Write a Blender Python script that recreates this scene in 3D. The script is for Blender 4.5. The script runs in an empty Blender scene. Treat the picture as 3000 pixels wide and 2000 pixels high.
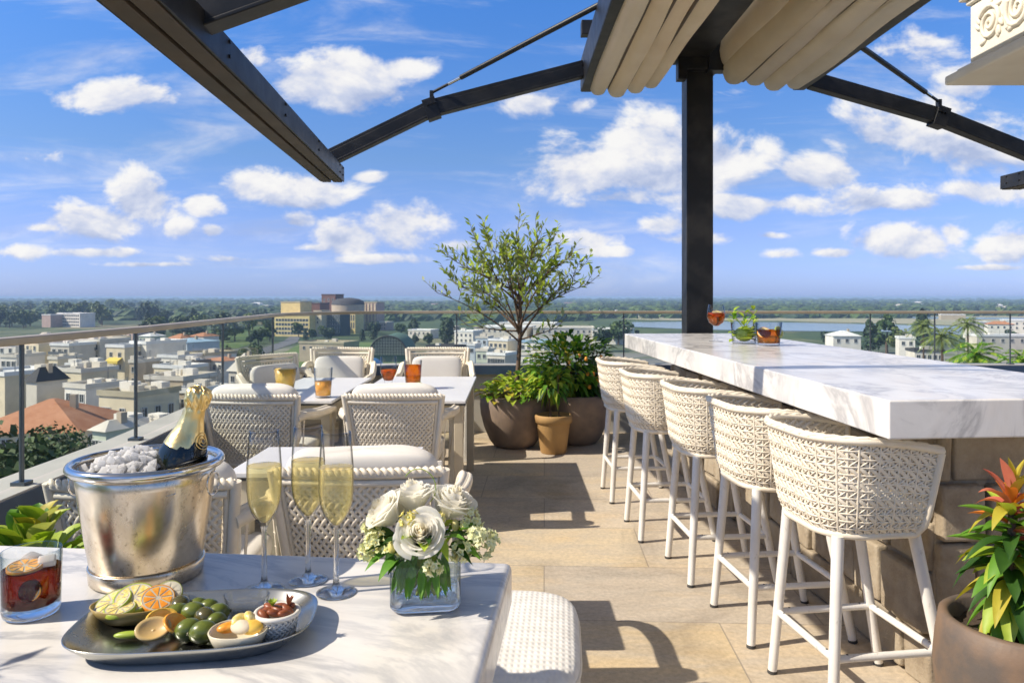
# A roof terrace with a marble bar, dining chairs and a champagne table above a town.
HAZE = 2.0e-4; SKYS = .13; CLOUDS = .78; SUNE = 4.9; EXPO = 0.32
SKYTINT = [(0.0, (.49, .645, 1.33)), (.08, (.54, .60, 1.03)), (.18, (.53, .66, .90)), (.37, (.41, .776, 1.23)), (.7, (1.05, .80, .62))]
import bpy, math, random
from mathutils import Vector, Matrix
R = math.radians
PI = math.pi
C = bpy.context.scene.collection
SC = bpy.context.scene
F, CX, HY, H = 2167.0, 1500.0, 869.0, 1.35
GZ = -28.0                                   # street level below the roof terrace

def W(px, py, Y):
    return Vector(((px - CX) / F * Y, Y, H - (py - HY) / F * Y))
def X(px, Y):
    return (px - CX) / F * Y
def Z(py, Y):
    return H - (py - HY) / F * Y

# ---------------------------------------------------------------- mesh builder
class MB:
    def __init__(self):
        self.v = []; self.f = []; self.m = []; self.s = []
    def add(self, vs, fs, mat=0, smooth=False):
        b = len(self.v)
        self.v.extend([tuple(p) for p in vs])
        for f in fs:
            self.f.append(tuple(b + i for i in f)); self.m.append(mat); self.s.append(smooth)
        return self
    def box(self, c, s, rz=0.0, mat=0, M=None):
        hx, hy, hz = s[0] / 2, s[1] / 2, s[2] / 2
        vs = [Vector((x, y, z)) for z in (-hz, hz) for x, y in ((-hx, -hy), (hx, -hy), (hx, hy), (-hx, hy))]
        T = Matrix.Translation(Vector(c)) @ (M if M is not None else Matrix.Rotation(rz, 4, 'Z'))
        return self.add([T @ p for p in vs], [(3, 2, 1, 0), (4, 5, 6, 7), (0, 1, 5, 4), (1, 2, 6, 5), (2, 3, 7, 6), (3, 0, 4, 7)], mat)
    def bar(self, a, b, w, h, mat=0, up=(0, 0, 1)):
        a = Vector(a); b = Vector(b); d = b - a
        y = d.normalized(); x = y.cross(Vector(up)).normalized(); z = x.cross(y)
        M = Matrix((x, y, z)).transposed().to_4x4()
        return self.box((a + b) / 2, (w, d.length, h), M=M, mat=mat)
    def tube(self, pts, r, n=8, mat=0, closed=False, smooth=True, caps=True):
        pts = [Vector(p) for p in pts]; k = len(pts)
        rs = r if isinstance(r, (list, tuple)) else [r] * k
        t0 = (pts[1] - pts[0]).normalized()
        nrm = t0.orthogonal().normalized(); vs = []
        for i in range(k):
            if closed: t = (pts[(i + 1) % k] - pts[i - 1]).normalized()
            else: t = (pts[min(i + 1, k - 1)] - pts[max(i - 1, 0)]).normalized()
            nrm = (nrm - t * nrm.dot(t))
            if nrm.length < 1e-6: nrm = t.orthogonal()
            nrm.normalize(); bn = t.cross(nrm)
            for j in range(n):
                a = 2 * PI * j / n
                vs.append(pts[i] + (nrm * math.cos(a) + bn * math.sin(a)) * rs[i])
        fs = []
        for i in range(k if closed else k - 1):
            i2 = (i + 1) % k
            for j in range(n):
                j2 = (j + 1) % n
                fs.append((i * n + j, i * n + j2, i2 * n + j2, i2 * n + j))
        self.add(vs, fs, mat, smooth)
        if caps and not closed:
            self.add(vs[:n], [tuple(reversed(range(n)))], mat); self.add(vs[-n:], [tuple(range(n))], mat)
        return self
    def ribbon(self, pts, nrms, w, t, mat=0):
        """flat rounded strand: six-sided cross-section, w wide and t thick"""
        k = len(pts); vs = []
        cs = [(-.5, 0), (-.3, .5), (.3, .5), (.5, 0), (.3, -.5), (-.3, -.5)]
        for i in range(k):
            tg = (pts[min(i + 1, k - 1)] - pts[max(i - 1, 0)]).normalized()
            nn = nrms[i]; sd = tg.cross(nn).normalized()
            for a, b in cs: vs.append(pts[i] + sd * (a * w) + nn * (b * t))
        fs = []
        for i in range(k - 1):
            for j in range(6):
                j2 = (j + 1) % 6
                fs.append((i * 6 + j, i * 6 + j2, i * 6 + 6 + j2, i * 6 + 6 + j))
        return self.add(vs, fs, mat, True)
    def lathe(self, prof, n=32, c=(0, 0, 0), mat=0, M=None, smooth=True, capb=False, capt=False):
        T = Matrix.Translation(Vector(c)) @ (M if M is not None else Matrix.Identity(4))
        vs = []; k = len(prof)
        for r, z in prof:
            for j in range(n):
                a = 2 * PI * j / n
                vs.append(T @ Vector((r * math.cos(a), r * math.sin(a), z)))
        fs = []
        for i in range(k - 1):
            for j in range(n):
                j2 = (j + 1) % n
                fs.append((i * n + j, i * n + j2, (i + 1) * n + j2, (i + 1) * n + j))
        self.add(vs, fs, mat, smooth)
        if capb: self.add(vs[:n], [tuple(reversed(range(n)))], mat)
        if capt: self.add(vs[-n:], [tuple(range(n))], mat)
        return self
    def grid(self, fn, nu, nv, mat=0, smooth=True, closeu=False):
        vs = [fn(i / nu, j / nv) for j in range(nv + 1) for i in range(nu + (0 if closeu else 1))]
        n = nu if closeu else nu + 1; fs = []
        for j in range(nv):
            for i in range(nu):
                i2 = (i + 1) % n
                fs.append((j * n + i, j * n + i2, (j + 1) * n + i2, (j + 1) * n + i))
        return self.add(vs, fs, mat, smooth)
    def prism(self, poly, z0, z1, mat=0, T=None):
        n = len(poly); T = T if T is not None else Matrix.Identity(4)
        vs = [T @ Vector((x, y, z0)) for x, y in poly] + [T @ Vector((x, y, z1)) for x, y in poly]
        fs = [tuple(reversed(range(n))), tuple(range(n, 2 * n))] + [(i, (i + 1) % n, n + (i + 1) % n, n + i) for i in range(n)]
        return self.add(vs, fs, mat)
    def ball(self, c, r, nu=12, nv=8, mat=0, sq=(1, 1, 1), M=None):
        c = Vector(c); M = M if M is not None else Matrix.Identity(3)
        def fn(u, v):
            th = v * PI; ph = u * 2 * PI
            return c + M @ Vector((r * sq[0] * math.sin(th) * math.cos(ph), r * sq[1] * math.sin(th) * math.sin(ph), -r * sq[2] * math.cos(th)))
        return self.grid(fn, nu, nv, mat, True, True)
    def mesh(self, name, mats):
        me = bpy.data.meshes.new(name)
        me.from_pydata(self.v, [], self.f)
        me.polygons.foreach_set('material_index', self.m)
        me.polygons.foreach_set('use_smooth', self.s)
        for m in (mats if isinstance(mats, (list, tuple)) else [mats]): me.materials.append(m)
        me.update()
        return me
    def build(self, name, mats, parent=None, loc=None, rz=None, bevel=0, seg=2, sub=0):
        o = bpy.data.objects.new(name, self.mesh(name, mats)); C.objects.link(o)
        if parent is not None: o.parent = parent
        if loc is not None: o.location = loc
        if rz is not None: o.rotation_euler = (0, 0, rz)
        if bevel:
            b = o.modifiers.new('bevel', 'BEVEL'); b.width = bevel; b.segments = seg; b.limit_method = 'ANGLE'; b.angle_limit = R(40)
            b.harden_normals = False
            for p in o.data.polygons: p.use_smooth = True
            w = o.modifiers.new('wn', 'WEIGHTED_NORMAL'); w.keep_sharp = True
        if sub:
            s = o.modifiers.new('sub', 'SUBSURF'); s.levels = sub; s.render_levels = sub
        return o

def tag(o, label=None, cat=None, group=None, kind=None):
    if label: o['label'] = label
    if cat: o['category'] = cat
    if group: o['group'] = group
    if kind: o['kind'] = kind
    return o
def thing(name, label, cat, loc=(0, 0, 0), rz=0.0, group=None):
    o = bpy.data.objects.new(name, None); C.objects.link(o)
    o.empty_display_size = .1
    o.location = loc; o.rotation_euler = (0, 0, rz)
    return tag(o, label, cat, group)
def copy_tree(o, parent=None):
    c = o.copy(); C.objects.link(c); c.parent = parent
    for ch in list(o.children): copy_tree(ch, c)
    return c
def dup(root, loc, rz, label, group=None):
    c = copy_tree(root); c.location = loc; c.rotation_euler = (0, 0, rz); c['label'] = label
    if group: c['group'] = group
    return c

# ---------------------------------------------------------------- materials
def node(nt, t, **kw):
    n = nt.nodes.new(t)
    for k, v in kw.items():
        if k == 'ins':
            for a, b in v.items(): n.inputs[a].default_value = b
        else: setattr(n, k, v)
    return n
def newmat(name):
    m = bpy.data.materials.new(name); m.use_nodes = True
    nt = m.node_tree; p = nt.nodes['Principled BSDF']
    return m, nt, p
def ramp(nt, fac, stops):
    r = nt.nodes.new('ShaderNodeValToRGB'); e = r.color_ramp.elements
    while len(e) < len(stops): e.new(.5)
    for el, (pos, col) in zip(e, stops):
        el.position = pos; el.color = tuple(col) + (1,) if len(col) == 3 else col
    nt.links.new(fac, r.inputs[0])
    return r.outputs[0]
def mapping(nt, kind='Object', scale=(1, 1, 1), rot=(0, 0, 0)):
    tc = nt.nodes.new('ShaderNodeTexCoord'); mp = nt.nodes.new('ShaderNodeMapping')
    mp.inputs['Scale'].default_value = scale; mp.inputs['Rotation'].default_value = rot
    nt.links.new(tc.outputs[kind], mp.inputs[0])
    return mp.outputs[0]
def noise(nt, vec, scale, detail=5, rough=.55, dist=0.0):
    n = node(nt, 'ShaderNodeTexNoise', ins={'Scale': scale, 'Detail': detail, 'Roughness': rough, 'Distortion': dist})
    if vec is not None: nt.links.new(vec, n.inputs['Vector'])
    return n.outputs[0]
def mix(nt, fac, a, b, mode='MIX'):
    m = node(nt, 'ShaderNodeMix', data_type='RGBA', blend_type=mode)
    for k, val in ((0, fac), (6, a), (7, b)):
        if hasattr(val, 'is_linked') or hasattr(val, 'links'): nt.links.new(val, m.inputs[k])
        elif k == 0: m.inputs[0].default_value = val
        else: m.inputs[k].default_value = tuple(val) + (1,) if len(val) == 3 else val
    return m.outputs[2]
def math_(nt, op, a, b=None, c=None):
    m = node(nt, 'ShaderNodeMath', operation=op)
    for i, val in enumerate((a, b, c)):
        if val is None: continue
        if hasattr(val, 'links'): nt.links.new(val, m.inputs[i])
        else: m.inputs[i].default_value = val
    return m.outputs[0]
def bump(nt, p, hgt, strength=.3, dist=.01):
    b = node(nt, 'ShaderNodeBump', ins={'Strength': strength, 'Distance': dist})
    nt.links.new(hgt, b.inputs['Height']); nt.links.new(b.outputs[0], p.inputs['Normal'])
    return b
def M_(name, col, rough=.5, metal=0.0, col2=None, scale=6.0, lo=.35, hi=.65, bstr=0.0, bscale=60.0, bdist=.004, spec=.5, rvar=0.0, sss=0.0, coat=0.0):
    m, nt, p = newmat(name)
    vec = mapping(nt)
    if col2 is not None:
        f = noise(nt, vec, scale)
        nt.links.new(ramp(nt, f, [(lo, col), (hi, col2)]), p.inputs['Base Color'])
    else:
        p.inputs['Base Color'].default_value = tuple(col) + (1,)
    p.inputs['Roughness'].default_value = rough; p.inputs['Metallic'].default_value = metal
    p.inputs['Specular IOR Level'].default_value = spec
    if coat: p.inputs['Coat Weight'].default_value = coat
    if rvar:
        f2 = noise(nt, vec, scale * 2.3)
        nt.links.new(math_(nt, 'MULTIPLY_ADD', f2, rvar, rough - rvar / 2), p.inputs['Roughness'])
    if bstr: bump(nt, p, noise(nt, vec, bscale, 4), bstr, bdist)
    if sss:
        p.inputs['Subsurface Weight'].default_value = sss; p.inputs['Subsurface Radius'].default_value = (.01, .01, .006); p.inputs['Subsurface Scale'].default_value = .3
    return m
def leafmat(name, col, col2, rough=.5, trans=.35, tint=(1.0, 1.0, .55)):
    """leaf: diffuse-glossy front with light coming through from behind"""
    m, nt, p = newmat(name)
    vec = mapping(nt)
    colr = ramp(nt, noise(nt, vec, 9.0, 3), [(.35, col), (.65, col2)])
    nt.links.new(colr, p.inputs['Base Color']); p.inputs['Roughness'].default_value = rough
    t = nt.nodes.new('ShaderNodeBsdfTranslucent'); mx = nt.nodes.new('ShaderNodeMixShader'); mx.inputs[0].default_value = trans
    nt.links.new(mix(nt, 1.0, colr, tint, 'MULTIPLY'), t.inputs[0])
    out = nt.nodes['Material Output']
    nt.links.new(p.outputs[0], mx.inputs[1]); nt.links.new(t.outputs[0], mx.inputs[2]); nt.links.new(mx.outputs[0], out.inputs[0])
    return m
def glassmat(name, col=(1, 1, 1), ior=1.45, rough=0.0, clear=.45):
    """clear glass or liquid; part of the light goes straight on, as through a thin wall"""
    m = bpy.data.materials.new(name); m.use_nodes = True; nt = m.node_tree; nt.nodes.clear()
    g = node(nt, 'ShaderNodeBsdfGlass', ins={'Color': tuple(col) + (1,), 'IOR': ior, 'Roughness': rough})
    t = node(nt, 'ShaderNodeBsdfTransparent', ins={'Color': tuple(col) + (1,)})
    mx = nt.nodes.new('ShaderNodeMixShader'); mx.inputs[0].default_value = clear
    o = nt.nodes.new('ShaderNodeOutputMaterial')
    nt.links.new(g.outputs[0], mx.inputs[1]); nt.links.new(t.outputs[0], mx.inputs[2]); nt.links.new(mx.outputs[0], o.inputs[0])
    return m
def panemat(name, tint=(.93, .97, .96), refl=1.0):
    """architectural pane: clear with a fresnel reflection"""
    m = bpy.data.materials.new(name); m.use_nodes = True; nt = m.node_tree; nt.nodes.clear()
    g = node(nt, 'ShaderNodeBsdfGlossy', ins={'Roughness': .01, 'Color': (refl, refl, refl, 1)})
    t = node(nt, 'ShaderNodeBsdfTransparent', ins={'Color': tuple(tint) + (1,)})
    fr = node(nt, 'ShaderNodeFresnel', ins={'IOR': 1.3}); ge = nt.nodes.new('ShaderNodeNewGeometry')
    mx = nt.nodes.new('ShaderNodeMixShader'); o = nt.nodes.new('ShaderNodeOutputMaterial')
    nt.links.new(math_(nt, 'MULTIPLY', fr.outputs[0], math_(nt, 'SUBTRACT', 1.0, ge.outputs['Backfacing'])), mx.inputs[0]); nt.links.new(t.outputs[0], mx.inputs[1]); nt.links.new(g.outputs[0], mx.inputs[2]); nt.links.new(mx.outputs[0], o.inputs[0])
    return m

def marble(name, base=(.80, .785, .76), vein=(.40, .395, .40), warm=(.74, .68, .60), sc=1.0, rough=.22, rot=(0, 0, .6), amt=1.0, stretch=(1, 1, 1)):
    m, nt, p = newmat(name)
    vec = mapping(nt, 'Object', (sc * stretch[0], sc * stretch[1], sc * stretch[2]), rot)
    n1 = noise(nt, vec, 2.2, 6, .6, .6)
    n2 = noise(nt, vec, 1.2, 8, .62, 1.6)
    v1 = math_(nt, 'ABSOLUTE', math_(nt, 'SUBTRACT', n2, .5))
    veins = ramp(nt, v1, [(0.0, (1, 1, 1)), (.018, (.75, .75, .75)), (.06, (.18, .18, .18)), (.13, (0, 0, 0))])
    patch = ramp(nt, noise(nt, vec, .9, 3), [(.30, (0, 0, 0)), (.52, (1, 1, 1))])
    vf = math_(nt, 'MULTIPLY', math_(nt, 'MULTIPLY', veins, patch), .85 * amt)
    cloud = ramp(nt, n1, [(.42, (0, 0, 0)), (.72, (1, 1, 1))])
    c1 = mix(nt, math_(nt, 'MULTIPLY', cloud, .35 * amt), base, vein)
    wf = ramp(nt, noise(nt, vec, 3.1, 4), [(.5, (0, 0, 0)), (.75, (1, 1, 1))])
    c2 = mix(nt, math_(nt, 'MULTIPLY', wf, .45), c1, warm)
    c3 = mix(nt, vf, c2, vein)
    nt.links.new(c3, p.inputs['Base Color'])
    nt.links.new(math_(nt, 'MULTIPLY_ADD', n1, .15, rough - .07), p.inputs['Roughness'])
    return m

def floor_stone():
    m, nt, p = newmat('terrace_stone')
    vec = mapping(nt, 'Object', (1, 1, 1), (0, 0, R(2.5)))
    br = node(nt, 'ShaderNodeTexBrick', offset=.37, offset_frequency=2, squash=.72, squash_frequency=3,
              ins={'Scale': 1.0, 'Mortar Size': .0035, 'Mortar Smooth': .2, 'Bias': 0.0, 'Brick Width': 1.15, 'Row Height': .62,
                   'Color1': (0, 0, 0, 1), 'Color2': (1, 1, 1, 1), 'Mortar': (.5, .5, .5, 1)})
    nt.links.new(vec, br.inputs['Vector'])
    tone = ramp(nt, br.outputs['Color'], [(0, (.58, .48, .345)), (.25, (.62, .535, .415)), (.5, (.54, .47, .38)), (.75, (.63, .535, .385)), (1, (.59, .465, .285))])
    mp = mapping(nt, 'Object', (.8, 3.2, 1))
    n1 = noise(nt, mp, 2.2, 8, .62, .4)
    grey = ramp(nt, n1, [(.40, (0, 0, 0)), (.66, (1, 1, 1))])
    c1 = mix(nt, math_(nt, 'MULTIPLY', grey, .75), tone, (.48, .435, .37))
    n2 = noise(nt, mapping(nt, 'Object', (1, 2.2, 1)), 1.4, 5, .6)
    och = ramp(nt, n2, [(.52, (0, 0, 0)), (.70, (1, 1, 1))])
    c2 = mix(nt, math_(nt, 'MULTIPLY', och, .45), c1, (.66, .48, .24))
    fine = noise(nt, vec, 46, 6, .7)
    c3 = mix(nt, .55, c2, ramp(nt, fine, [(.3, (.55, .53, .5)), (.7, (1.25, 1.22, 1.18))]), 'MULTIPLY')
    st = ramp(nt, noise(nt, vec, 1.1, 7, .68, .8), [(.34, (.62, .60, .58)), (.50, (1, 1, 1)), (.70, (1.10, 1.08, 1.04))])
    c3 = mix(nt, .8, c3, st, 'MULTIPLY'); spk = ramp(nt, noise(nt, vec, 190, 3, .6), [(.62, (1, 1, 1)), (.74, (.45, .42, .38))]); c3 = mix(nt, .5, c3, spk, 'MULTIPLY')
    c4 = mix(nt, math_(nt, 'MULTIPLY', br.outputs['Fac'], .55), c3, (.22, .18, .14))
    nt.links.new(c4, p.inputs['Base Color'])
    nt.links.new(math_(nt, 'MULTIPLY_ADD', n1, .3, .42), p.inputs['Roughness'])
    h = math_(nt, 'SUBTRACT', math_(nt, 'MULTIPLY_ADD', fine, .25, n1), math_(nt, 'MULTIPLY', br.outputs['Fac'], .9))
    bump(nt, p, h, .35, .006)
    return m
def stone_blocks(name='rubble_stone', sc=1.0):
    m, nt, p = newmat(name)
    vec = mapping(nt, 'Object', (1, 1, 1))
    n1 = noise(nt, vec, 5, 7, .65)
    col = ramp(nt, n1, [(.3, (.22, .17, .115)), (.5, (.36, .295, .21)), (.7, (.46, .40, .30))])
    nt.links.new(col, p.inputs['Base Color']); p.inputs['Roughness'].default_value = .85
    bump(nt, p, noise(nt, vec, 22, 8, .7), .6, .02)
    return m
def tile_roof(name, a, b):
    m, nt, p = newmat(name)
    n1 = noise(nt, mapping(nt), .6, 6, .65)
    w = node(nt, 'ShaderNodeTexWave', wave_type='BANDS', bands_direction='X', ins={'Scale': 1.6, 'Distortion': .4, 'Detail': 1.0})
    nt.links.new(mapping(nt), w.inputs['Vector'])
    c = mix(nt, .35, ramp(nt, n1, [(.3, a), (.7, b)]), ramp(nt, w.outputs[0], [(0, (.6, .55, .5)), (.6, (1.1, 1.1, 1.1))]), 'MULTIPLY')
    nt.links.new(c, p.inputs['Base Color']); p.inputs['Roughness'].default_value = .85
    return m
def plaster(name, a, b=None):
    b = b or tuple(x * .82 for x in a)
    return M_(name, a, .88, 0, b, .35, .35, .7, bstr=.15, bscale=8, bdist=.02)

MT = {}
MT['wicker'] = M_('white_wicker', (.86, .775, .625), .5, 0, (.77, .68, .525), 14, .35, .7, bstr=.25, bscale=160, bdist=.002)
MT['wicker_grey'] = M_('chair_wicker', (.82, .745, .61), .55, 0, (.73, .65, .52), 14, .35, .7, bstr=.25, bscale=160, bdist=.002)
MT['white_metal'] = M_('white_coated_metal', (.78, .76, .71), .36, 0, (.70, .67, .61), 9, .4, .75, bstr=.12, bscale=70)
_nt = MT['white_metal'].node_tree; _p = _nt.nodes['Principled BSDF']; _c = _p.inputs['Base Color'].links[0].from_socket
_sc = ramp(_nt, noise(_nt, mapping(_nt, 'Object', (1, 1, .35)), 55, 5, .7), [(.60, (0, 0, 0)), (.68, (1, 1, 1))]); _nt.links.new(mix(_nt, math_(_nt, 'MULTIPLY', _sc, .45), _c, (.42, .37, .30)), _p.inputs['Base Color'])
MT['chip'] = M_('chipped_paint', (.05, .05, .05), .7)
MT['fabric'] = M_('cream_fabric', (.80, .765, .70), .9, 0, (.74, .70, .63), 5, .3, .7, bstr=.3, bscale=320, bdist=.001)
MT['black_steel'] = M_('black_steel', (.009, .010, .012), .42, .0, (.036, .034, .031), 5, .42, .8, bstr=.1, bscale=40, rvar=.2, spec=.3)
MT['brown_steel'] = M_('awning_bar_underside', (.085, .062, .045), .6, 0, (.045, .037, .03), 3, .35, .7, rvar=.2)
MT['awning'] = leafmat('awning_fabric', (.93, .885, .78), (.86, .80, .68), .85, .74, (1.0, .97, .9)); MT['awning'].node_tree.nodes['Noise Texture'].inputs['Scale'].default_value = 2.4; _nt = MT['awning'].node_tree; bump(_nt, _nt.nodes['Principled BSDF'], noise(_nt, mapping(_nt, 'Object', (1, .35, 1)), 16, 6, .65, .8), .5, .02)
MT['stone_white'] = M_('carved_white_stone', (.84, .80, .70), .7, 0, (.74, .69, .59), 3, .35, .7, bstr=.2, bscale=40)
MT['floor'] = floor_stone()
MT['marble'] = marble('white_marble', base=(.82, .79, .735), vein=(.42, .42, .43), warm=(.72, .64, .53), sc=2.4, rot=(0, 0, .8), amt=.9, stretch=(.7, 1.5, 1))
MT['bar_marble'] = marble('bar_marble', base=(.80, .78, .745), vein=(.40, .39, .385), warm=(.72, .63, .53), sc=1.9, rough=.2, rot=(.15, .5, -.35), amt=.95, stretch=(1.1, .8, .8))
MT['rubble'] = stone_blocks()
MT['parapet'] = M_('parapet_render', (.52, .50, .45), .85, 0, (.42, .40, .36), 3, .35, .7, bstr=.2, bscale=30)
MT['cap'] = M_('parapet_cap', (.56, .53, .48), .6, 0, (.47, .45, .41), 4, .35, .7)
MT['flash'] = M_('blue_metal_flashing', (.06, .10, .17), .35, .3, (.045, .07, .12), 5)
MT['rail'] = M_('bronze_handrail', (.50, .42, .30), .4, .25, (.40, .33, .235), 6, .35, .7)
MT['post'] = M_('grey_rail_post', (.10, .12, .14), .35, .6)
MT['pane'] = panemat('railing_glass', (.95, .98, .97), .35)
def thinglass(name, mid, edge, ior=1.45):
    """thin blown glass: clear face on, greyer where the wall is seen edgewise, with a fresnel reflection"""
    m = panemat(name); nt = m.node_tree
    t = [n for n in nt.nodes if n.type == 'BSDF_TRANSPARENT'][0]; [n for n in nt.nodes if n.type == 'FRESNEL'][0].inputs['IOR'].default_value = ior
    lw = node(nt, 'ShaderNodeLayerWeight', ins={'Blend': .5})
    nt.links.new(ramp(nt, lw.outputs['Facing'], [(0, mid), (.5, mid), (.86, edge), (1, tuple(x * .75 for x in edge))]), t.inputs[0])
    return m
MT['glass'] = thinglass('clear_glass', (.98, .98, .98), (.42, .44, .46))
MT['thickglass'] = thinglass('thick_clear_glass', (.96, .975, .97), (.40, .47, .49), 1.55)
MT['solidglass'] = glassmat('solid_glass', (.985, .99, .99), 1.45, 0, .2)
MT['water'] = glassmat('vase_water', (.98, .99, .985), 1.1, 0, .85)
MT['champagne'] = glassmat('champagne', (1.0, .965, .76), 1.22, 0, .6)
def champ():
    m = thinglass('champagne', (.995, .95, .70), (.88, .70, .28), 1.2); nt = m.node_tree
    t = node(nt, 'ShaderNodeBsdfTranslucent', ins={'Color': (1.0, .90, .52, 1)}); d = node(nt, 'ShaderNodeBsdfDiffuse', ins={'Color': (.95, .84, .46, 1)})
    m1 = nt.nodes.new('ShaderNodeMixShader'); mx = nt.nodes.new('ShaderNodeMixShader'); mx.inputs[0].default_value = .26
    o = [n for n in nt.nodes if n.type == 'OUTPUT_MATERIAL'][0]; src = o.inputs[0].links[0].from_socket
    nt.links.new(t.outputs[0], m1.inputs[1]); nt.links.new(d.outputs[0], m1.inputs[2]); nt.links.new(src, mx.inputs[1]); nt.links.new(m1.outputs[0], mx.inputs[2]); nt.links.new(mx.outputs[0], o.inputs[0])
    return m
MT['champagne'] = champ()
MT['foam'] = M_('champagne_surface', (.88, .80, .52), .3)
MT['cola'] = glassmat('dark_cocktail', (.42, .10, .025), 1.3, 0, .35)
MT['amber'] = glassmat('amber_drink', (.92, .36, .06), 1.3, 0, .35)
MT['tea'] = glassmat('iced_tea', (.88, .42, .08), 1.3, 0, .35)
MT['juice'] = M_('orange_juice', (.85, .36, .05), .35, 0, (.90, .48, .08), 20, sss=.1)
MT['juice_y'] = M_('mango_juice', (.88, .50, .06), .35, 0, (.90, .60, .12), 20, sss=.1)
def ice_m():
    m = glassmat('ice', (.98, .99, 1.0), 1.2, .04, .45); nt = m.node_tree
    d = node(nt, 'ShaderNodeBsdfDiffuse', ins={'Color': (.98, .98, .98, 1)}); t = node(nt, 'ShaderNodeBsdfTranslucent', ins={'Color': (1.0, .99, .97, 1)})
    m1 = nt.nodes.new('ShaderNodeMixShader'); m1.inputs[0].default_value = .62; mx = nt.nodes.new('ShaderNodeMixShader'); mx.inputs[0].default_value = .78
    o = [n for n in nt.nodes if n.type == 'OUTPUT_MATERIAL'][0]; src = o.inputs[0].links[0].from_socket
    nt.links.new(d.outputs[0], m1.inputs[1]); nt.links.new(t.outputs[0], m1.inputs[2])
    nt.links.new(src, mx.inputs[1]); nt.links.new(m1.outputs[0], mx.inputs[2]); nt.links.new(mx.outputs[0], o.inputs[0])
    return m
MT['ice'] = ice_m()
def steel():
    m, nt, p = newmat('worn_silver')
    vec = mapping(nt)
    n1 = noise(nt, vec, 7, 8, .65, .4); sp = noise(nt, vec, 120, 4, .7)
    mask = ramp(nt, n1, [(.38, (0, 0, 0)), (.60, (1, 1, 1))])
    c = mix(nt, math_(nt, 'MULTIPLY', mask, .7), (.84, .76, .64), (.56, .45, .31))
    spots = ramp(nt, sp, [(.56, (0, 0, 0)), (.66, (1, 1, 1))])
    c = mix(nt, math_(nt, 'MULTIPLY', math_(nt, 'MULTIPLY', spots, mask), .7), c, (.22, .17, .12))
    nt.links.new(c, p.inputs['Base Color']); p.inputs['Metallic'].default_value = 1
    nt.links.new(math_(nt, 'MULTIPLY_ADD', n1, .34, .09), p.inputs['Roughness'])
    bump(nt, p, noise(nt, vec, 5, 2), .12, .02)
    return m
MT['silver'] = steel()
MT['steel'] = M_('polished_steel', (.66, .66, .66), .14, 1.0, (.58, .57, .55), 12, rvar=.1)
MT['tray'] = M_('brushed_tray', (.50, .51, .50), .25, 1.0, (.40, .41, .40), 8, rvar=.2)
MT['gold'] = M_('gold_foil', (.93, .72, .33), .30, 1.0, (.85, .62, .25), 30, bstr=.4, bscale=60, bdist=.003)
MT['goldpale'] = M_('pale_gold_label', (.78, .66, .38), .4, .8)
MT['bottle'] = M_('dark_bottle_glass', (.006, .008, .006), .05, 0, spec=.6)
MT['rose'] = leafmat('white_rose_petal', (.95, .935, .88), (.93, .91, .84), .6, .55, (1.0, .985, .93))
MT['rose_core'] = leafmat('cream_rose_heart', (.94, .90, .78), (.92, .87, .72), .6, .5, (1.0, .97, .88))
MT['bud'] = leafmat('pale_green_blossom', (.80, .84, .42), (.86, .86, .60), .6, .3, (1, 1, .8))
MT['bud_y'] = leafmat('yellow_bud', (.86, .74, .20), (.88, .83, .45), .6, .25, (1, 1, .7))
MT['lf_dark'] = leafmat('dark_leaf', (.025, .085, .012), (.05, .13, .02))
MT['lf_mid'] = leafmat('mid_green_leaf', (.10, .27, .025), (.17, .36, .04))
MT['lf_lime'] = leafmat('lime_leaf', (.34, .50, .04), (.50, .60, .08))
MT['lf_yel'] = leafmat('yellow_leaf', (.48, .42, .04), (.60, .48, .06))
MT['lf_cream'] = leafmat('variegated_leaf', (.50, .52, .20), (.30, .40, .08))
MT['lf_or'] = leafmat('orange_leaf', (.80, .30, .03), (.75, .19, .04))
MT['lf_pink'] = leafmat('pink_leaf', (.58, .12, .09), (.70, .24, .14))
MT['lf_ol'] = leafmat('olive_leaf', (.22, .30, .08), (.34, .40, .13))
MT['lf_ol2'] = leafmat('grey_olive_leaf', (.34, .40, .25), (.24, .29, .16))
MT['bark'] = M_('bark', (.16, .105, .07), .9, 0, (.09, .06, .04), 20, bstr=.5, bscale=60, bdist=.006)
MT['soil'] = M_('soil', (.045, .03, .02), 1, 0, (.08, .055, .035), 40, bstr=.8, bscale=80, bdist=.01)
MT['pot'] = M_('grey_brown_pot', (.32, .235, .17), .75, 0, (.21, .16, .125), 9, .3, .7, bstr=.2, bscale=120, bdist=.002)
MT['pot_b'] = M_('glazed_brown_pot', (.19, .125, .08), .6, 0, (.11, .09, .075), 9, .38, .62, bstr=.4, bscale=90, bdist=.002, rvar=.2)
MT['terra'] = M_('yellow_terracotta', (.47, .29, .11), .75, 0, (.38, .22, .085), 5, .3, .7, bstr=.15, bscale=90)
MT['wood_leg'] = M_('cream_table_leg', (.62, .55, .42), .6, 0, (.54, .47, .35), 4)
MT['ttop'] = M_('white_table_top', (.76, .76, .75), .35, 0, (.70, .70, .70), 3, rvar=.15)
MT['dark_edge'] = M_('dark_table_edge', (.05, .05, .05), .5)
MT['olive'] = M_('green_olive', (.13, .16, .02), .3, 0, (.05, .075, .012), 55, .38, .66, bstr=.25, bscale=220, bdist=.001, coat=.3, sss=.05)
MT['olive_k'] = M_('dark_olive', (.09, .075, .025), .22, 0, (.05, .06, .015), 40, coat=.4)
MT['lemon'] = M_('lemon_flesh', (.78, .58, .12), .25, 0, (.86, .74, .36), 160, .38, .62, bstr=.5, bscale=260, bdist=.002, sss=.2)
MT['lime_peel'] = M_('lime_peel', (.30, .42, .035), .4, 0, (.42, .50, .06), 30)
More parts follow.
